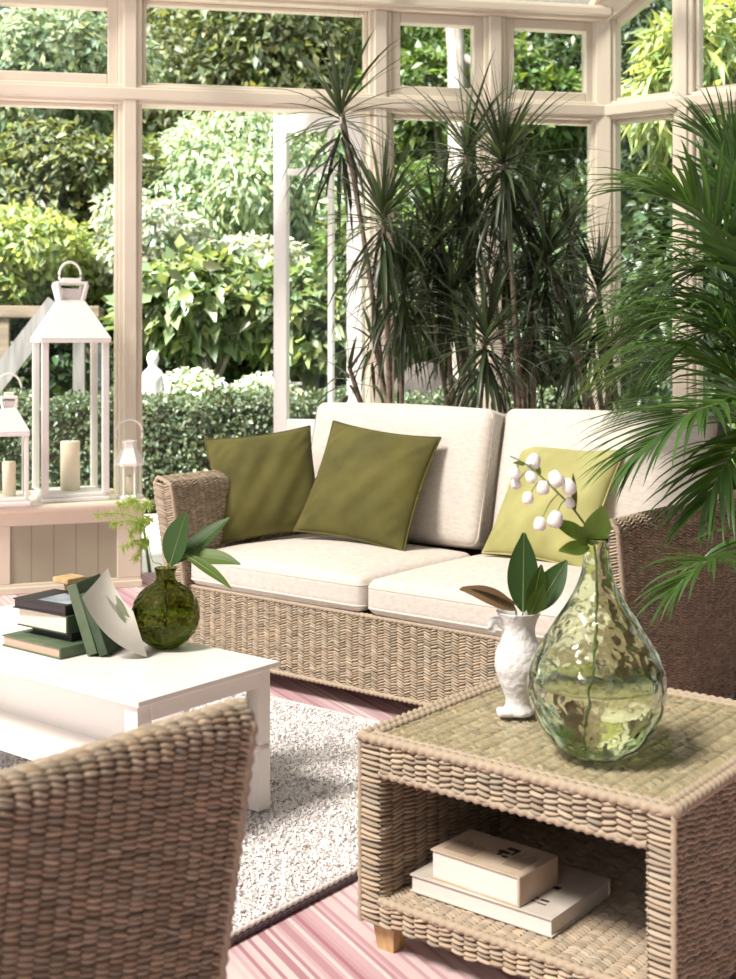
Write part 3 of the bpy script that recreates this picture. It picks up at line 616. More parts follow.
def lean_book(label, p, yaw, leanang, w, d, t, cover):
    # stands on its lower end: local x = thickness, y = depth, z = height
    Mx = Matrix.Rotation(R(yaw), 4, 'Z') @ Matrix.Rotation(R(-leanang), 4, 'Y')
    o = thing('book', label, 'book', p, Mx.to_euler(), S2); m = MB(); c = .0035
    m.box((0, 0, 0), (c, d, w), 1, .001); m.box((t-c, 0, 0), (t, d, w), 1, .001); m.rbox((t/2, c/2, w/2), (t/2, c, w/2), .003, 2)
    m.build('cover', cover, o, smooth=False); MB().box((c, .004, .004), (t-c, d-.005, w-.004)).build('page_block', M['bookgreen'], o, smooth=False); return o
lean_book('green cloth book leaning on the stack, its pale spine facing out', (-.742, 3.385, zt+.001), -12, 18, .192, .15, .030, M['bookgreen2'])
lean_book('darker green cloth book leaning behind the printed sheet', (-.709, 3.380, zt+.001), -12, 19, .172, .15, .026, M['bookgreen'])
# printed sheet draped from the leaning books to the table
c00, c10, c01, c11 = PT(82, 597, 3.335), PT(147, 656, 3.37), PT(108, 568, 3.49), PT(133, 611, 3.385)
c10[2] = zt+.004
def sheet(u, v):
    u = u[:, None]; v = v[:, None]; p = c00*(1-u)*(1-v)+c10*u*(1-v)+c01*(1-u)*v+c11*u*v
    return p + np.array([-.012, -.02, -.020])*(4*u*(1-u))*(1-v*.6)
m = MB(); g = np.linspace(0, 1, 15); m.grid(sheet, g, g); m.grid(lambda u, v: sheet(u, v)-np.array([-.0006, .0004, .0012]), g, g, flip=True)
sh = tag(m.build('art_print', M['card'], merge=False), 'creased sheet printed with leaves, draped over the leaning green books', 'print')
def onsheet(u0, v0, u1, v1, wd, m, nm):
    q = MB(); ts = np.linspace(0, 1, 9); V = []
    for t_ in ts:
        ww = wd*math.sin(math.pi*min(.98, t_+.02)); uu = u0+(u1-u0)*t_; vv = v0+(v1-v0)*t_; L = math.hypot(u1-u0, v1-v0); nx, ny = -(v1-v0)/L*ww, (u1-u0)/L*ww
        V += list(sheet(np.array([uu-nx, uu+nx]), np.array([vv-ny, vv+ny]))+np.array([.0008, -.0008, .0012]))
    q.add(V, [(2*i, 2*i+1, 2*i+3, 2*i+2) for i in range(8)]); return q.build(nm, m, sh)
onsheet(.85, .75, .45, .88, .12, M['printgreen'], 'printed_leaf'); onsheet(.80, .65, .25, .62, .06, M['printgrey'], 'printed_leaf'); onsheet(.75, .55, .5, .75, .09, M['printgreen'], 'printed_leaf')
wb = thing('wooden_stand', 'small wooden stand with a flat top behind the book stack', 'ornament', AT(-2.925, 2.325, zt), TH)
MB().box((-.03, -.03, 0), (.03, .03, .012), 1, .003).build('base', M['wood'], wb, smooth=False)
MB().lathe([(0, .012), (.017, .012), (.012, .05), (.012, .11), (.017, .15), (0, .15)], 20).build('column', M['wood'], wb)
MB().box((-.034, -.034, .15), (.034, .034, .166), 1, .003).build('flat_top', M['wood'], wb, smooth=False)

# ------------------------------------------------------------------ rug
rg = thing('shag_rug', 'thick off-white shag rug flecked with mauve under the coffee table', 'rug', FR(-3.95, 1.32), TH)
RX, RY = 2.08, 1.92
MB().box((0, 0, .001), (RX, RY, .018), 1, .004).build('backing', M['rugcream'], rg, smooth=False)
N = 120000; px = rng.uniform(.004, RX-.004, N); py = rng.uniform(.012, RY-.004, N)
ang = rng.uniform(0, 6.28, N); ln = rng.uniform(.006, .014, N); wd = rng.uniform(.0022, .0042, N)
dx, dy = np.cos(ang)*ln, np.sin(ang)*ln; hz = rng.uniform(.004, .010, N)
b0 = np.stack([px, py, np.full(N, .017)], 1); d1 = np.stack([dx*.5, dy*.5, hz], 1); sd = np.stack([-np.sin(ang)*wd, np.cos(ang)*wd, np.zeros(N)], 1)
V = np.stack([b0-sd, b0+sd, b0+d1+sd*.9, b0+d1-sd*.9, b0+d1*1.5+sd*.4-np.array([0, 0, .004]), b0+d1*1.5-sd*.4-np.array([0, 0, .004])], 1).reshape(-1, 3)
F = np.array([[0, 1, 2, 3], [3, 2, 4, 5]]); F = (F[None]+(np.arange(N)*6)[:, None, None]).reshape(-1, 4)
tuft = np.sin(px*31+np.sin(py*23)*2)*np.sin(py*37+np.sin(px*19)*2)
dark = (rng.random(N) < .03+.10*(tuft > .35))
col = np.where(dark[:, None], np.array([.52, .44, .47]), np.array([.97, .94, .93])*rng.uniform(.92, 1.0, (N, 1)))
mm = MB(); mm.add(V, F); mm.c[-1] = col.repeat(6, 0); pl = mm.build('pile', M['pile'], rg); pl['kind'] = 'stuff'
m = MB()
loop = [(RX+.006, -.004, .010), (RX+.006, RY+.004, .010), (-.006, RY+.004, .010), (-.006, -.004, .010), (RX+.006, -.004, .010)]
rope(m, loop, .008); m.build('binding', M['rugedge'], rg)['label'] = 'dark mauve corded edge'
m = MB(); rope(m, [(p[0]*.998+.002, p[1]*.998+.002, .02) for p in loop], .006); m.build('inner_cord', M['rugcream'], rg)

# ------------------------------------------------------------------ glass demijohn, jug, vase and their stems
TT = Z1+.008
DJ = np.array([.444, 2.485, TT+.001])
prof = [(.0, .0), (.060, .0), (.072, .006), (.088, .022), (.106, .045), (.124, .082), (.1335, .12), (.133, .15), (.122, .187), (.103, .222), (.080, .257), (.058, .290), (.040, .322), (.029, .352), (.0245, .382), (.0235, .405), (.026, .412), (.026, .420)]
def densify(p, n): 
    p = np.array(p); d = np.concatenate([[0], np.cumsum(np.linalg.norm(np.diff(p, axis=0), axis=1))]); s = np.linspace(0, d[-1], n); return np.stack([np.interp(s, d, p[:, 0]), np.interp(s, d, p[:, 1])], 1)
def smooth1(p, k=3):
    for _ in range(k): q = p.copy(); q[1:-1] = (p[:-2]+2*p[1:-1]+p[2:])/4; p = q
    return p
po = smooth1(densify(prof, 70), 3)
pi_ = po.copy(); tv = np.gradient(po, axis=0); nv = np.stack([-tv[:, 1], tv[:, 0]], 1); nv /= np.linalg.norm(nv, axis=1, keepdims=True); pi_ = po+nv*.0035; pi_[:, 0] = pi_[:, 0].clip(0); pi_[0, 0] = 0
dim = lambda a, z: .014*np.sin(11*a+z*70)*np.sin(z*85)*np.clip((z-.02)*12, 0, 1)*np.clip((.34-z)*8, 0, 1)
m = MB(); m.lathe(np.vstack([po, pi_[::-1]]), 72, wob=dim)
dj = thing('demijohn', 'large pale green dimpled glass demijohn on the glass top', 'vase', DJ)
m.build('glass_body', M['demijohn'], dj, merge=True)
wl = pi_[pi_[:, 1] < .150]; wl = np.vstack([wl, [[0, wl[-1, 1]]]]); wl = wl+np.array([-.0006, .0006]); wl[:, 0] = wl[:, 0].clip(0)
MB().lathe(wl, 72, wob=dim).build('water', M['water'], dj, merge=True)
# flowering stem
fs = thing('flower_stem', 'arching stem of white bell flowers standing in the demijohn', 'flower', DJ)
def loc(o_, u, v, Y): return PT(u, v, Y)-o_
pts = [(-.03, -.01, .012), (-.01, 0, .12), (.0, 0, .30), loc(DJ, 594, 545, 2.485), loc(DJ, 578, 515, 2.48), loc(DJ, 555, 490, 2.46), loc(DJ, 530, 467, 2.45), loc(DJ, 510, 456, 2.44)]
sp = smoothpath(pts, 50); MB().tube(sp, np.linspace(.0035, .0012, 50), 6).build('stem', M['stem'], fs)
for u, v, sz in ((534, 460, 1.15), (555, 477, 1.2), (568, 485, 1.15), (515, 473, .9), (531, 477, .9), (543, 487, 1.0), (528, 498, .9), (556, 517, 1.2), (540, 523, 1.0), (570, 503, .8), (516, 484, .8)):
    p = loc(DJ, u, v, 2.45+random.uniform(-.02, .02)); bell = [(0, .0), (.007, .001), (.0105, .007), (.0125, .015), (.0115, .022), (.008, .026), (0, .023)]
    tl = (R(random.uniform(150, 200)), R(random.uniform(-35, 35)), 0)
    q = MB().lathe([(a*sz, z_*sz-.012) for a, z_ in bell], 14).build('flower', M['petal'], fs, loc=p, rot=tl, merge=True)
    j = np.argmin(np.linalg.norm(sp-p, axis=1)); MB().tube(smoothpath([sp[j], (sp[j]+p)/2+np.array([0, 0, .008]), p], 8), .0011, 5).build('flower_stalk', M['stem'], fs)
for (u, v), (u2, v2), wd_ in (((588, 540), (553, 522), .030), ((592, 545), (602, 508), .055), ((590, 548), (560, 552), .03), ((575, 512), (573, 475), .012), ((588, 545), (575, 528), .03), ((540, 476), (535, 466), .012), ((525, 465), (513, 466), .008)):
    a = loc(DJ, u, v, 2.48); b2 = loc(DJ, u2, v2, 2.45); dd = b2-a
    MB().blade(a, dd+np.array([0, 0, .01]), (0.1, -1, .35), np.linalg.norm(dd)*1.05, wd_, .3, 8, .25, 'oval', rng.uniform(.7, 1.5)).build('leaf', M['magnolia_pale'], fs)
# white jug
JG = np.array([.323, 2.745, TT+.001]); jg = thing('jug', 'white ceramic jug with scale texture and small spout, behind the demijohn', 'jug', JG)
jp = smooth1(densify([(0, .0), (.033, .0), (.036, .006), (.034, .014), (.026, .022), (.028, .04), (.041, .07), (.051, .105), (.048, .135), (.037, .165), (.034, .185), (.040, .205), (.051, .226), (.048, .225), (.037, .205), (.031, .185), (.034, .165), (.043, .135), (.045, .105), (.034, .07), (.02, .04), (0, .036)], 80), 2)
sc = lambda a, z: .050*np.abs(np.sin(7*a+(np.floor(z/.014) % 2)*1.57))*np.sin(np.pi*((z/.014) % 1))*((z > .03) & (z < .16))
MB().lathe(jp, 64, wob=sc).build('body', M['ceramic'], jg, merge=True)
q = smoothpath([(-.033, -.008, .19), (-.046, -.012, .204), (-.058, -.014, .202), (-.062, -.014, .188), (-.053, -.013, .180)], 18); MB().tube(q, np.linspace(.009, .006, 18), 10).build('spout', M['ceramic'], jg)
MB().rbox((-.022, -.010, .008), (.026, .02, .0075), .007, 4).build('foot', M['ceramic'], jg, merge=True)
sg = thing('leaf_sprig', 'sprig of broad glossy magnolia leaves standing in the white jug', 'foliage', JG+np.array([0, 0, .05]))
base = JG+np.array([0, 0, .05])
def px_leaf(par, o_, u, v, u2, v2, Y, Y2, W_, mt, up=(0.1, -1, .35), bend=.3, fold=.25, nm='leaf', tint=1.0):
    a = PT(u, v, Y)-o_; b2 = PT(u2, v2, Y2)-o_; dd = b2-a; L = np.linalg.norm(dd); 
    m = MB().blade(a, dd+np.array([0, 0, bend*.35*L]), up, L*1.03, W_, bend, 14, fold, 'oval', tint); o = m.build(nm, mt, par)
    mid = m.v[0][1::3]; MB().tube(mid-np.array([0, .0006, 0]), np.linspace(.0016, .0004, len(mid)), 6).build('midrib', M['rib'], o); return o
px_leaf(sg, base, 516, 610, 461, 589, 2.74, 2.70, .040, M['brownleaf'], (.2, -.8, .5), .5)['label'] = 'leaf turned to its brown underside'
px_leaf(sg, base, 518, 606, 463, 587, 2.75, 2.71, .034, M['magnolia'], (.0, -.3, 1), .55)
px_leaf(sg, base, 523, 612, 524, 535, 2.75, 2.76, .068, M['magnolia'], (-.25, -1, .1), .05)
px_leaf(sg, base, 531, 612, 541, 566, 2.73, 2.72, .044, M['magnolia_pale'], (.3, -1, .2), .1, tint=.75)
px_leaf(sg, base, 536, 612, 566, 562, 2.75, 2.77, .060, M['magnolia'], (-.5, -1, .1), .15, tint=1.1)
px_leaf(sg, base, 530, 616, 543, 585, 2.71, 2.69, .040, M['magnolia_pale'], (.3, -1, .3), .1)
m = MB()
for e in ((516, 610), (523, 612), (536, 612), (530, 616)): m.tube(smoothpath([(0, 0, .0), (0, 0, .07), PT(*e, 2.74)-base], 10), .002, 5)
m.build('stalk', M['stem'], sg)
# round green vase
GV = np.array([-.552, 3.492, zt]); gv = thing('vase', 'round dark green dimpled glass bottle vase on the coffee table', 'vase', GV)
r0 = .0925; pr = [(0, .0), (.035, .0)]+[(r0*math.sin(a), .089-r0*math.cos(a)) for a in np.linspace(.42, 2.80, 30)]+[(.0255, .192), (.0265, .205), (.030, .211), (.0305, .216)]
pr = smooth1(densify(pr, 70), 2); tv = np.gradient(pr, axis=0); nv = np.stack([-tv[:, 1], tv[:, 0]], 1); nv /= np.linalg.norm(nv, axis=1, keepdims=True); pn = pr+nv*.003; pn[:, 0] = pn[:, 0].clip(0); pn[0, 0] = 0
dm = lambda a, z: .018*np.sin(12*a+(np.floor(z/.012) % 2)*np.pi)*np.sin(np.pi*((z/.012) % 1))*((z > .02) & (z < .165))
MB().lathe(np.vstack([pr, pn[::-1]]), 72, wob=dm).build('glass_body', M['greenglass'], gv, merge=True)
wl = pn[pn[:, 1] < .100]; wl = np.vstack([wl, [[0, wl[-1, 1]]]])+np.array([-.0006, .0006]); wl[:, 0] = wl[:, 0].clip(0)
MB().lathe(wl, 48, wob=dm).build('water', M['waterdark'], gv, merge=True)
ls = thing('leaf_sprig', 'sprig of four glossy green leaves in the round green vase', 'foliage', GV+np.array([0, 0, .01]))
bo = GV+np.array([0, 0, .01])
px_leaf(ls, bo, 170, 566, 186, 514, 3.49, 3.47, .085, M['magnolia'], (-.6, -1, .2), .1, tint=1.2)
px_leaf(ls, bo, 179, 562, 228, 519, 3.50, 3.52, .058, M['magnolia'], (-.5, -.8, .5), .1, tint=1.2)
px_leaf(ls, bo, 186, 556, 239, 564, 3.49, 3.44, .048, M['magnolia_pale'], (0, -.8, .7), .35, tint=.9)
px_leaf(ls, bo, 184, 554, 230, 588, 3.47, 3.40, .032, M['magnolia_pale'], (.3, -.8, .6), .3, tint=.9)
m = MB()
for e in ((170, 566), (179, 562), (186, 556), (184, 554)): m.tube(smoothpath([(.0, 0, .02), (.004, 0, .20), PT(*e, 3.49)-bo], 12), .0018, 5)
m.build('stalk', M['stem'], ls)
fn_ = thing('fern_sprig', 'feathery pale green fern sprig rising from the round green vase', 'foliage', bo)
m = MB(); st_ = MB()
main = smoothpath([(0, 0, .03), (-.006, 0, .20), PT(152, 560, 3.5)-bo, PT(146, 525, 3.52)-bo, PT(140, 505, 3.53)-bo], 20); st_.tube(main, .0012, 5)
for (u, v, j) in ((95, 515, 15), (112, 524, 14), (150, 505, 17), (128, 500, 18), (122, 548, 12), (135, 560, 12), (130, 535, 15), (142, 545, 12), (150, 520, 14), (118, 505, 17), (140, 530, 15)):
    e = PT(u, v, 3.5+random.uniform(-.06, .06))-bo; br = smoothpath([main[j], (main[j]+e)/2+np.array([0, 0, .012]), e], 16); st_.tube(br, .0007, 4)
    for p in br[3:]:
        for _ in range(9):
            dd = rng.normal(0, 1, 3)+np.array([0, 0, -.3]); m.blade(p, dd, (0, -.6, .8), rng.uniform(.012, .028), .0028, .3, 2, 0, 'lance', rng.uniform(.7, 1.3))
m.build('frond', M['fern'], fn_); st_.build('stalk', M['stem'], fn_)

# ------------------------------------------------------------------ lanterns on the ledge
LZ = .4405; G3 = 'white lanterns on the ledge'
def lantern(label, p, yaw, w, h, rh, base_w, ring_r):
    o = thing('lantern', label, 'lantern', p, yaw, G3); b2 = base_w/2; w2 = w/2; pw = .028*w/.3+.006
    MB().box((-b2, -b2, 0), (b2, b2, .022), 1, .006).box((-b2+.012, -b2+.012, .022), (b2-.012, b2-.012, .042), 1, .006).build('base', M['white'], o, smooth=False)
    for sx in (-1, 1):
        for sy in (-1, 1): MB().box((sx*w2-pw/2, sy*w2-pw/2, .04), (sx*w2+pw/2, sy*w2+pw/2, h), 1, .003).build('post', M['white'], o, smooth=False)
    for k in range(4):
        q = MB(); q.box((-w2+pw/2, -.0015, .042), (w2-pw/2, .0015, h-.006)); a = k*math.pi/2
        q.build('glass_pane', M['lanternglass'], o, loc=(math.sin(a)*w2, -math.cos(a)*w2, 0), rot=a, smooth=False)
    e = w2+.022*w/.3+.004; c2 = w*.20; m = MB()
    m.box((-e, -e, h-.004), (e, e, h+.018), 1, .004)
    z1, z2 = h+.018, h+rh; v = [(-e, -e, z1), (e, -e, z1), (e, e, z1), (-e, e, z1), (-c2, -c2, z2), (c2, -c2, z2), (c2, c2, z2), (-c2, c2, z2)]
    m.add(v, [(0,1,5,4),(1,2,6,5),(2,3,7,6),(3,0,4,7),(4,5,6,7)]); m.build('roof', M['white'], o, smooth=False)
    ch_ = w*.26; m = MB(); k2 = c2*1.30
    for sx in (-1, 1):
        for sy in (-1, 1): m.tube([(sx*c2*.9, sy*c2*.9, z2-.004), (sx*k2*.92, sy*k2*.92, z2+ch_)], .012*w/.3, 6)
    m.rbox((0, 0, z2+ch_*.35), (c2*.82, c2*.82, ch_*.38), .006, 2); m.build('chimney', M['white'], o, smooth=False)
    MB().box((-k2, -k2, z2+ch_), (k2, k2, z2+ch_+.014), 1, .004).rbox((0, 0, z2+ch_+.02), (k2*.6, k2*.6, .012), .006, 2).build('cap', M['white'], o, smooth=False)
    zc = z2+ch_+.022; a = np.linspace(-.35, math.pi+.35, 30); MB().tube(np.stack([ring_r*np.cos(a), 0*a, zc+ring_r*.95+ring_r*1.25*np.sin(a)-ring_r*.5], 1), .0065*(w/.3)**.4, 8).build('handle', M['white'], o)
    return o
YT = R(23)
P_ = PT(68, 497, 6.55); P_[2] = LZ; P_[1] = 6.56; P_[0] = (72-368)/1280*6.60
lantern('tallest white lantern with a tapering metal roof, on the ledge', P_, YT, .30, .80, .215, .34, .055)
def candle(label, p, r, h):
    o = thing('candle', label, 'candle', p, 0, 'ivory pillar candles'); MB().lathe([(0, 0), (r, 0), (r, h-.006), (r*.94, h), (r*.6, h-.004), (0, h-.007)], 28).build('wax', M['candle'], o)
    MB().tube([(0, 0, h-.008), (.001, 0, h+.006), (.003, 0, h+.012)], .0018, 5).build('wick', M['wick'], o); return o
candle('ivory pillar candle inside the tallest lantern', P_+np.array([.0, .0, .0425]), .049, .25)
P2 = np.array([(9-368)/1280*6.30, 6.30, LZ]); lantern('mid-sized white lantern with an arched handle at the picture edge', P2, R(20), .155, .345, .135, .195, .060)
candle('ivory pillar candle inside the mid-sized lantern at the picture edge', P2+np.array([0, 0, .0425]), .032, .17)
# tiny hexagonal lantern
P3 = np.array([(129.5-368)/1280*6.56, 6.56, LZ]); hx = thing('lantern', 'tiny six-sided white lantern with a wire loop at the end of the ledge', 'lantern', P3, R(10), G3)
MB().lathe([(0, 0), (.070, 0), (.070, .012), (.056, .020), (0, .02)], 6).build('base', M['white'], hx, smooth=False)
for k in range(6):
    a = k*math.pi/3; MB().tube([(.054*math.cos(a), .054*math.sin(a), .018), (.054*math.cos(a), .054*math.sin(a), .172)], .006, 6).build('post', M['white'], hx)
    a += math.pi/6; MB().box((-.022, -.001, .02), (.022, .001, .170)).build('glass_pane', M['lanternglass'], hx, loc=(.046*math.cos(a), .046*math.sin(a), 0), rot=a+math.pi/2, smooth=False)
MB().lathe([(0, .168), (.072, .168), (.074, .182), (.045, .245), (.036, .256), (.036, .285), (.040, .287), (.040, .294), (0, .30)], 6).build('roof', M['white'], hx, smooth=False)
a = np.linspace(-.5, math.pi+.5, 26); MB().tube(np.stack([.068*np.cos(a), 0*a, .335+.066*np.sin(a)], 1), .0045, 7).build('handle', M['white'], hx)
candle('short ivory candle inside the tiny hexagonal lantern', P3+np.array([0, 0, .0205]), .024, .09)

# ------------------------------------------------------------------ indoor plants
def pot(o, r, h, z=0):
    MB().lathe([(0, 0), (r*.72, 0), (r*.98, h*.93), (r*1.03, h*.94), (r*1.03, h), (r*.9, h), (r*.88, h-.03), (0, h-.03)], 36).build('pot', M['pot'], o)
    MB().lathe([(0, h-.028), (r*.87, h-.028), (r*.87, h-.05)], 24).build('soil', M['soil'], o)
def dracaena(label, px, py, heads, seed):
    q = np.random.default_rng(seed); o = thing('dracaena', label, 'plant', (px, py, 0), 0, 'spiky dracaenas behind the sofa'); pot(o, .15, .28); b0 = np.array([px, py, 0])
    for (u, v, Y, n, L) in heads:
        h = PT(u, v, Y)-b0; s0 = np.array([q.uniform(-.06, .06), q.uniform(-.06, .06), .25])
        mid = s0*.45+h*.55+np.array([q.uniform(-.05, .05), q.uniform(-.03, .03), -.05]); mid[:2] = s0[:2]*.6+h[:2]*.4
        p = smoothpath([s0, mid, h], 22); MB().tube(p, np.linspace(.016, .010, 22)*(1+.08*np.sin(np.arange(22)*2.1)), 8).build('cane', M['bark'], o)
        m = MB()
        for k in range(n):
            f = k/n; az = k*2.39996+q.uniform(-.25, .25); el = R(84-100*f+q.uniform(-12, 12)); st0 = h-np.array([0, 0, .10*f])
            d_ = np.array([math.cos(az)*math.cos(el), math.sin(az)*math.cos(el), math.sin(el)])
            m.blade(st0+d_*.008, d_, (-d_[0]*.5, -d_[1]*.5, 1) if abs(d_[2]) < .9 else (1, 0, 0), L*q.uniform(.75, 1.12), .021*q.uniform(.8, 1.15), .30+.9*f*q.uniform(.5, 1.3), 6, .35, 'lance', q.uniform(.5, 1.5)*(1 if q.random() < .75 else 2.2))  # some blades tinted lighter to stand for glossy highlights
        for k in range(int(n*.5)):
            az = q.uniform(0, 6.283); el = R(q.uniform(-65, -10)); st0 = h-np.array([0, 0, q.uniform(.08, .26)])
            d_ = np.array([math.cos(az)*math.cos(el), math.sin(az)*math.cos(el), math.sin(el)])
            m.blade(st0+d_*.008, d_, (-d_[0]*.5, -d_[1]*.5, 1), L*q.uniform(.7, 1.05), .021*q.uniform(.8, 1.2), q.uniform(1.2, 3.2), 7, .3, 'lance', q.uniform(.4, 1.3)*(1 if q.random() < .75 else 2.2))  # drooping blades get the same painted-in highlight tint
        m.build('leaf_crown', M['dracaena'], o)
dracaena('spiky dracaena nearest the white garden door, with two high rosettes', .14, 6.05, [(341, 104, 6.0, 44, .46), (383, 207, 5.85, 70, .46), (404, 275, 5.95, 64, .44), (349, 366, 5.75, 10, .24), (372, 330, 6.0, 14, .28)], 1)
dracaena('bushy dracaena second from the garden door, low rosettes behind cushion', .48, 6.1, [(466, 142, 6.35, 50, .46), (438, 228, 6.2, 74, .44), (486, 328, 5.75, 70, .42), (422, 262, 6.3, 60, .44), (452, 285, 6.1, 56, .42)], 2)
dracaena('tall dracaena in the middle with a drooping crown before the second post', .80, 6.15, [(503, 150, 5.95, 84, .48), (530, 205, 6.3, 56, .42), (505, 235, 6.4, 64, .44), (470, 215, 6.3, 60, .44), (530, 300, 6.2, 50, .40)], 3)
dracaena('slim dracaena closest to the corner post', 1.16, 6.2, [(545, 250, 6.1, 66, .42), (598, 280, 6.2, 50, .40), (568, 225, 6.5, 40, .38), (572, 335, 6.0, 40, .36), (610, 345, 6.2, 30, .36)], 4)
def palm(label, px, py, fronds, seed):
    q = np.random.default_rng(seed); o = thing('palm', label, 'plant', (px, py, 0), 0); pot(o, .19, .34); b0 = np.array([px, py, 0])
    for pts, LL, n, hang in fronds:
        P = [np.array([q.uniform(-.05, .05), q.uniform(-.05, .05), .30])]+[PT(*p)-b0 for p in pts]
        c = smoothpath(P, 60); 
        fr = MB().tube(c, np.linspace(.010, .0022, 60), 6).build('frond_stem', M['palmstem'], o); m = MB()
        T_ = np.gradient(c, axis=0); T_ /= np.linalg.norm(T_, axis=1, keepdims=True)
        i0 = 14
        for k in range(n):
            f = k/(n-1); i = min(59, int(i0+f*(59-i0))); t = T_[i]; sd = np.cross(t, (0, 0, 1)); 
            if np.linalg.norm(sd) < .2: sd = np.array([1., 0, 0])
            sd /= np.linalg.norm(sd); up = np.cross(sd, t)
            for s_ in (-1, 1):
                d_ = t*(.45+.75*f)+s_*sd*(1-.45*f)+up*.25+q.normal(0, .06, 3)
                L = LL*(.55+.75*math.sin(math.pi*(.12+.80*f)))*q.uniform(.88, 1.08)*.8
                m.blade(c[i], d_, up, L, (.012+.020*LL)*q.uniform(.85, 1.15), hang*q.uniform(.7, 1.3), 6, .25, 'lance', q.uniform(.65, 1.45))
        m.build('leaflet', M['palm'], fr)['kind'] = 'stuff'
palm('feathery palm whose fronds arch over the sofa arm', 1.72, 4.25, [
    ([(775, 380, 4.15), (738, 265, 4.1), (700, 212, 4.05), (662, 196, 4.0)], .42, 40, .9),
    ([(790, 360, 4.3), (760, 240, 4.3), (735, 170, 4.3), (718, 150, 4.3)], .40, 40, .6),
    ([(785, 350, 4.0), (765, 250, 3.95), (748, 190, 3.9), (740, 170, 3.9)], .36, 34, .6),
    ([(770, 400, 4.25), (715, 335, 4.3), (665, 318, 4.35), (625, 345, 4.4)], .42, 40, 1.0),
    ([(775, 390, 4.4), (730, 300, 4.45), (690, 270, 4.5), (650, 285, 4.5)], .42, 38, 1.2),
    ([(770, 420, 3.95), (728, 405, 3.85), (690, 415, 3.75), (645, 448, 3.7)], .38, 40, .8),
    ([(775, 440, 4.15), (735, 375, 4.2), (695, 362, 4.25), (650, 390, 4.3)], .40, 40, .9),
    ([(775, 520, 3.75), (740, 560, 3.55), (705, 563, 3.45), (672, 592, 3.42)], .22, 26, .9),
    ([(780, 430, 4.4), (740, 330, 4.5), (690, 300, 4.6), (650, 320, 4.7)], .42, 36, 1.0),
    ([(770, 440, 4.0), (750, 440, 3.9), (728, 462, 3.8), (708, 500, 3.75)], .30, 30, .9),
    ([(775, 430, 4.1), (740, 350, 4.1), (715, 330, 4.1), (690, 345, 4.1)], .40, 36, 1.2),
    ([(780, 440, 4.5), (730, 370, 4.7), (670, 350, 4.8), (620, 375, 4.9)], .42, 36, 1.0),
    ([(780, 400, 4.2), (750, 300, 4.2), (725, 262, 4.2), (700, 270, 4.2)], .40, 36, 1.2),
], 5)

# ------------------------------------------------------------------ the garden
def leaves(mb, pos, nrm, size, asp, q, droop=.35, spread=.75, tint=(.55, 1.45), fold=.25):
    N = len(pos); d = nrm*.55+q.normal(0, spread, (N, 3))+np.array([0, 0, -droop]); d /= np.linalg.norm(d, axis=1, keepdims=True)
    nn = nrm+q.normal(0, .5, (N, 3))+np.array([0, -.1, .5]); sd = np.cross(d, nn); sd /= np.maximum(np.linalg.norm(sd, axis=1, keepdims=True), 1e-6); up = np.cross(sd, d)
    L = (size*q.uniform(.6, 1.3, N))[:, None]; W = L*asp/2
    v = np.stack([pos, pos+d*L*.45-sd*W+up*W*fold, pos+d*L-np.array([0, 0, 1])*L*.12, pos+d*L*.45+sd*W+up*W*fold], 1).reshape(-1, 3)
    k = np.arange(N)*4; f = np.concatenate([np.stack([k, k+1, k+2], 1), np.stack([k, k+2, k+3], 1)])
    mb.add(v, f); t = q.uniform(*tint, N); hue = q.normal(0, .10, N); mb.c[-1] = np.stack([t*(1+hue), t, t*(1-hue)], 1).repeat(4, 0)
def lobes(c, r, n, q):
    out = [(np.array(c), np.array(r)*.72)]
    for _ in range(n):
        d = q.normal(0, 1, 3); d /= np.linalg.norm(d); out.append((np.array(c)+d*np.array(r)*.62, np.array(r)*q.uniform(.30, .48)))
    return out
def plant(name, label, cat, c, r, n, size, asp, mt, seed, group, nl=9, trunk=None, droop=.35, tint=(.5, 1.5), tmat='trunk'):
    q = np.random.default_rng(seed); c = np.array(c, float); r = np.array(r, float); root = np.array([c[0], c[1], -.06])
    o = thing(name, label, cat, root, 0, group); m = MB(); ll = lobes(c-root, r, nl, q)
    vol = np.array([(b[0]*b[1]*b[2])**.667 for _, b in ll]); cnt = (n*vol/vol.sum()).astype(int)
    for (cc, rr), k in zip(ll, cnt):
        d = q.normal(0, 1, (k, 3)); d /= np.linalg.norm(d, axis=1, keepdims=True); rad = np.where(q.random(k) < .75, q.uniform(.80, 1.06, k), q.uniform(.4, .8, k)); p = cc+d*rr*rad[:, None]
        ok = p[:, 2] > .02; leaves(m, p[ok], d[ok], size, asp, q, droop, tint=tint)
    m.build('foliage', mt, o)
    tb_ = MB(); h = c[2]+.06; tr = trunk or .05
    tb_.tube(smoothpath([(0, 0, 0), (q.uniform(-.1, .1), q.uniform(-.1, .1), h*.5), (q.uniform(-.1, .1), 0, h)], 12), np.linspace(tr, tr*.5, 12), 10)
    for cc, rr in ll[1:]: tb_.tube(smoothpath([(0, 0, max(.0, h*.45-r[2]*.3)), np.array([0, 0, h*.6])*.5+cc*.5*np.array([1, 1, .9]), cc], 8), np.linspace(tr*.5, tr*.15, 8), 6)
    tb_.build('trunk', M[tmat], o); return o
L_ = {}
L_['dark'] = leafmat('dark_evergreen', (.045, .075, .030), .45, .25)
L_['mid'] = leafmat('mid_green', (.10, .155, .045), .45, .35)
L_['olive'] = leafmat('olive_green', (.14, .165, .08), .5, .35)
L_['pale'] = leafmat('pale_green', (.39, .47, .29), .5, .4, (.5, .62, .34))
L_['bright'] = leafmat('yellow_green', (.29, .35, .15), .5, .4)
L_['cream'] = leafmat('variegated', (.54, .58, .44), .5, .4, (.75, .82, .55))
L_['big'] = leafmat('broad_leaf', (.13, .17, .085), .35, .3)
L_['box'] = leafmat('box_leaf', (.085, .115, .06), .45, .25)
L_['white'] = leafmat('white_bloom', (.85, .84, .78), .6, .3)
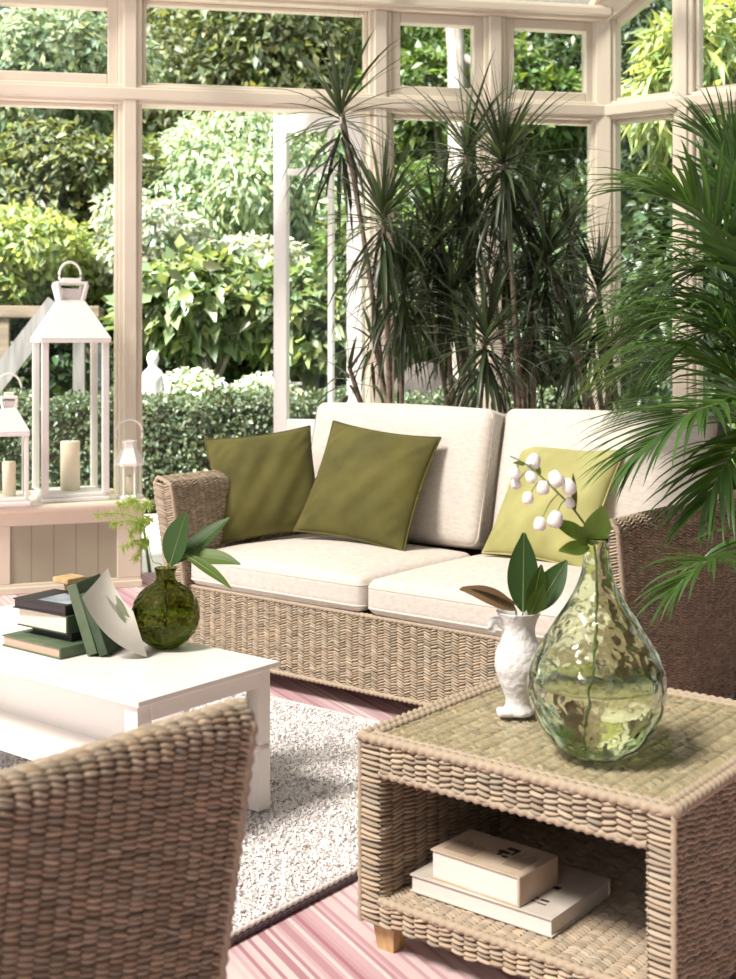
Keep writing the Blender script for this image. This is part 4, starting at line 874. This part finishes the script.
GT = 'garden trees'; GS = 'garden shrubs'
plant('tree', 'darkest tall tree at the far edge behind the lanterns', 'tree', (-5.2, 15.5, 3.6), (2.3, 1.6, 3.2), 16000, .13, .5, L_['dark'], 11, GT, 12, .16)
plant('tree', 'tall olive green tree above the wide top light', 'tree', (-1.7, 16.5, 4.6), (2.4, 1.4, 2.4), 18000, .14, .5, L_['olive'], 12, GT, 14, .16)
plant('tree', 'dark leafy tree behind the open garden door', 'tree', (.6, 17.5, 3.8), (2.2, 1.4, 3.2), 16000, .13, .5, L_['mid'], 13, GT, 12, .16)
plant('tree', 'dense dark tree behind the spiky dracaenas', 'tree', (3.0, 15.5, 3.2), (2.2, 1.5, 3.2), 18000, .13, .5, L_['dark'], 14, GT, 12, .16)
plant('tree', 'shadowy tree behind the palm at the picture edge', 'tree', (6.2, 14, 3.2), (2.4, 1.6, 3.3), 15000, .13, .5, L_['dark'], 15, GT, 12, .16)
plant('tree', 'loose grey-green tree filling the small top casement over the lanterns', 'tree', (-3.5, 13.6, 4.0), (1.3, .9, .9), 7000, .12, .5, L_['pale'], 16, GT, 9, .09, tint=(.3, 1.1))
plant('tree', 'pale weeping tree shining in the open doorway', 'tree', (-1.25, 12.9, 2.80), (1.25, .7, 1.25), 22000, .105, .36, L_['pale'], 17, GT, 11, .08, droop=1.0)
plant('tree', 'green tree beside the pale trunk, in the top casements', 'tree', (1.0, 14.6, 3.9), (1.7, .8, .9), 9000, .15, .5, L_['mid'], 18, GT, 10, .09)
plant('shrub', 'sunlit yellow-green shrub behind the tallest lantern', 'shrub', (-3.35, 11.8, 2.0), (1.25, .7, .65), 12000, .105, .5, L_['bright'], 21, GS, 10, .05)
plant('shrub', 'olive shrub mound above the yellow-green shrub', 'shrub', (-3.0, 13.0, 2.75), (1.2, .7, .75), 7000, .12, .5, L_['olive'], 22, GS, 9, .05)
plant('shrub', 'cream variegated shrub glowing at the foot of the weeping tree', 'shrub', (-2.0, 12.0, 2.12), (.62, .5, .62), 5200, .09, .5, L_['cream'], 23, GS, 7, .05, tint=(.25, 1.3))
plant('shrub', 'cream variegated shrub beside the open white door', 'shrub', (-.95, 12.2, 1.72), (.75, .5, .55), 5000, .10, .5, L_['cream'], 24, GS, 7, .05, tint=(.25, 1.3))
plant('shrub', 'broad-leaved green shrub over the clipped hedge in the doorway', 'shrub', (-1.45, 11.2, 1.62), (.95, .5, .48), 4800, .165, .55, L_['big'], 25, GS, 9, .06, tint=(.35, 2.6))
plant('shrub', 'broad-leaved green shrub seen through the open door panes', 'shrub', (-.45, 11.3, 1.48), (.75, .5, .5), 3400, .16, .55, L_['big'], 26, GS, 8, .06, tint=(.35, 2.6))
plant('shrub', 'dark shrub filling the gap behind the wooden arbour', 'shrub', (-3.2, 11.7, 1.0), (1.4, .5, .85), 7000, .12, .5, L_['dark'], 27, GS, 8, .06)
plant('shrub', 'dark low shrub between the statue and the door', 'shrub', (-1.2, 12.2, .8), (1.4, .4, .7), 5000, .12, .5, L_['dark'], 28, GS, 8, .06)
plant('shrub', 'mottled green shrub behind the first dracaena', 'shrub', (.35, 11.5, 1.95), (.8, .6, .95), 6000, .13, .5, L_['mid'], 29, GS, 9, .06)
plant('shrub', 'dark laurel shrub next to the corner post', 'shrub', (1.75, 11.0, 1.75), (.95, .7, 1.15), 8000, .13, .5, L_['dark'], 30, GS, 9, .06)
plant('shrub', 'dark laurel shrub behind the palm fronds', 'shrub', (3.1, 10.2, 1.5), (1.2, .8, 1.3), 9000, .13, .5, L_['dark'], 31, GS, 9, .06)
plant('bamboo', 'bright yellow-green bamboo hanging outside the upper corner windows', 'bamboo', (2.75, 10.2, 3.25), (.85, .6, .75), 4200, .20, .22, L_['bright'], 32, GS, 9, .03, droop=.9)
plant('bamboo', 'pale bamboo at the picture edge above the palm', 'bamboo', (3.6, 9.9, 3.5), (.6, .5, .8), 3000, .20, .22, L_['pale'], 33, GS, 8, .03, droop=.9)
# pale bare trunk behind the top casement
o = thing('tree', 'bare pale grey tree trunk seen through the top casement', 'tree', (1.0, 13.4, -.06), 0, GT)
MB().tube(smoothpath([(0, 0, 0), (-.04, 0, 2), (-.06, 0, 3.6), (-.10, 0, 4.6), (-.3, 0, 5.4)], 30), np.linspace(.13, .08, 30), 14).build('trunk', M['trunk'], o); MB().tube(smoothpath([(-.08, 0, 4.3), (.25, -.05, 4.1), (.5, -.1, 3.9)], 10), np.linspace(.06, .03, 10), 8).build('branch', M['trunk'], o)
# low white flowering plants and clipped hedge
def lowplant(label, c, r, n, mt, seed, size=.06):
    q = np.random.default_rng(seed); o = thing('flowering_plant', label, 'flowers', (c[0], c[1], -.06), 0, 'low white flowering plants'); cc = np.array([0, 0, c[2]+.06]); m = MB(); d = q.normal(0, 1, (n, 3)); d[:, 2] = abs(d[:, 2]); d /= np.linalg.norm(d, axis=1, keepdims=True)
    leaves(m, cc+d*np.array(r)*q.uniform(.6, 1.05, (n, 1)), d, size, .6, q); m.build('foliage', L_['pale'], o)
    m = MB(); k = n//4; d = q.normal(0, 1, (k, 3)); d[:, 2] = abs(d[:, 2]); d[:, 1] = -abs(d[:, 1]); d /= np.linalg.norm(d, axis=1, keepdims=True); leaves(m, cc+d*np.array(r)*1.05, d, size*.8, .9, q, tint=(.9, 1.1)); m.build('blossom', L_['white'], o)
    MB().tube([(0, 0, 0), (0, 0, c[2]+.06)], .02, 6).build('stem', M['palmstem'], o)
lowplant('white flowering clump right of the garden statue', (-1.42, 10.35, .72), (.30, .2, .28), 900, None, 41)
lowplant('white flowering clump nearest the open white door', (-.85, 10.4, .70), (.32, .2, .26), 900, None, 42)
q = np.random.default_rng(50); hd = thing('hedge', 'clipped box hedge running along the paving outside', 'hedge', W0+WN*2.75+WD*.6, WA)
m = MB(); HL, HD, HH = 6.2, .55, .80
def hf(n, face):
    a = q.uniform(-HL/2, HL/2, n); b2 = q.uniform(0, 1, n); wv_ = .03*np.sin(a*7)+.02*np.sin(a*17)
    if face == 0: return np.stack([a, -.02+wv_+q.normal(0, .02, n), b2*HH], 1), np.tile([0, -1., .2], (n, 1))
    if face == 1: return np.stack([a, b2*HD, HH+wv_+q.normal(0, .02, n)], 1), np.tile([0, -.2, 1.], (n, 1))
    return np.stack([a, HD+q.normal(0, .02, n), b2*HH], 1), np.tile([0, 1., .2], (n, 1))
for fc, n_ in ((0, 22000), (1, 14000), (2, 5000)): p, nn = hf(n_, fc); leaves(m, p, nn, .045, .6, q, .2)
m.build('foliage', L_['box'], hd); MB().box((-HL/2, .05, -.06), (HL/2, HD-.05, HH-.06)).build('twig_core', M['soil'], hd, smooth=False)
# tall hedge that closes the garden
q = np.random.default_rng(51); th = thing('hedge', 'tall dark hedge that closes the far end of the garden', 'hedge', (0, 19.5, -.06)); m = MB(); n_ = 30000
a = q.uniform(-9, 9, n_); zz = q.uniform(0, 6.6, n_); p = np.stack([a, q.normal(0, .12, n_)+.15*np.sin(a*3+zz*2), zz], 1); leaves(m, p, np.tile([0, -1., .2], (n_, 1)), .17, .5, q); m.build('foliage', L_['dark'], th)
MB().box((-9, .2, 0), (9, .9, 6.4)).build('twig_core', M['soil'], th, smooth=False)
# statue
sq = np.array([(153-368)/1280*10.0, 10.0, -.06]); stt = thing('statue', 'small white stone garden statue of a draped standing figure', 'statue', sq)
MB().box((-.14, -.14, 0), (.14, .14, .55), 1, .01).build('plinth', M['stone'], stt, smooth=False)
fold = lambda a, z: .10*np.sin(5*a+z*9)*np.clip((.95-z)*3, 0, 1)
m = MB(); m.lathe(smooth1(densify([(0, .55), (.125, .55), (.115, .62), (.095, .75), (.078, .88), (.085, .96), (.092, 1.02), (.07, 1.07), (.03, 1.095), (.028, 1.115), (.045, 1.14), (.05, 1.17), (.042, 1.205), (.02, 1.222), (0, 1.225)], 50), 2), 28, wob=fold)
m.tube(smoothpath([(-.085, 0, 1.03), (-.12, -.04, .93), (-.04, -.11, .90)], 10), np.linspace(.03, .02, 10), 8); m.tube(smoothpath([(.085, 0, 1.03), (.125, -.03, .92), (.10, -.08, .82)], 10), np.linspace(.03, .02, 10), 8)
m.build('figure', M['stone'], stt)
# boulder
q = np.random.default_rng(60); m = MB(); ph = q.uniform(0, 6, 6)
m.lathe([(.40*math.sin(a), .36-.40*math.cos(a)*1.2) for a in np.linspace(0, math.pi, 24)], 32, wob=lambda a, z: .10*np.sin(2*a+ph[0]+z*3)+.07*np.sin(3*a+ph[1]-z*7)+.04*np.sin(5*a+z*11))
tag(m.build('boulder', M['boulder'], loc=PT(425, 372, 10.6)*np.array([1, 1, 0])+np.array([0, 0, .02]), merge=True), 'rounded brown boulder, coloured dark as in shade, beyond the hedge behind the dracaena', 'rock').scale = (1, .8, 1.25)
# timber arbour
ab = thing('arbour', 'weathered timber garden arbour behind the lanterns', 'arbour', (-3.05, 10.9, -.06), R(8))
for x, mt in ((-1.3, 'brown_wood'), (-.05, 'brown_wood'), (.58, 'grey_wood')):
    MB().box((x-.05, -.05, 0), (x+.05, .05, 1.56), 1, .005).build('post', M[mt], ab, smooth=False)
MB().box((-1.45, -.07, 1.50), (.75, .07, 1.60), 1, .005).build('beam', M['brown_wood'], ab, smooth=False)
MB().box((-1.45, .55, 1.50), (.75, .69, 1.60), 1, .005).build('beam', M['brown_wood'], ab, smooth=False)
for x in (-1.3, .58): MB().box((x-.05, .57, 0), (x+.05, .67, 1.56), 1, .005).build('post', M['brown_wood'], ab, smooth=False)
for (x0, z0), (x1, z1) in (((-.28, .72), (.40, 1.62)),): 
    v = []; 
    for x, z_ in ((x0, z0), (x1, z1)):
        for dx_, dy_ in ((-.07, -.13), (.07, -.13), (.07, -.08), (-.07, -.08)): v.append((x+dx_, dy_, z_-dx_*.75))
    MB().add(v, [(0,1,2,3),(7,6,5,4),(0,4,5,1),(1,5,6,2),(2,6,7,3),(3,7,4,0)]).build('brace', M['grey_wood'], ab, smooth=False)
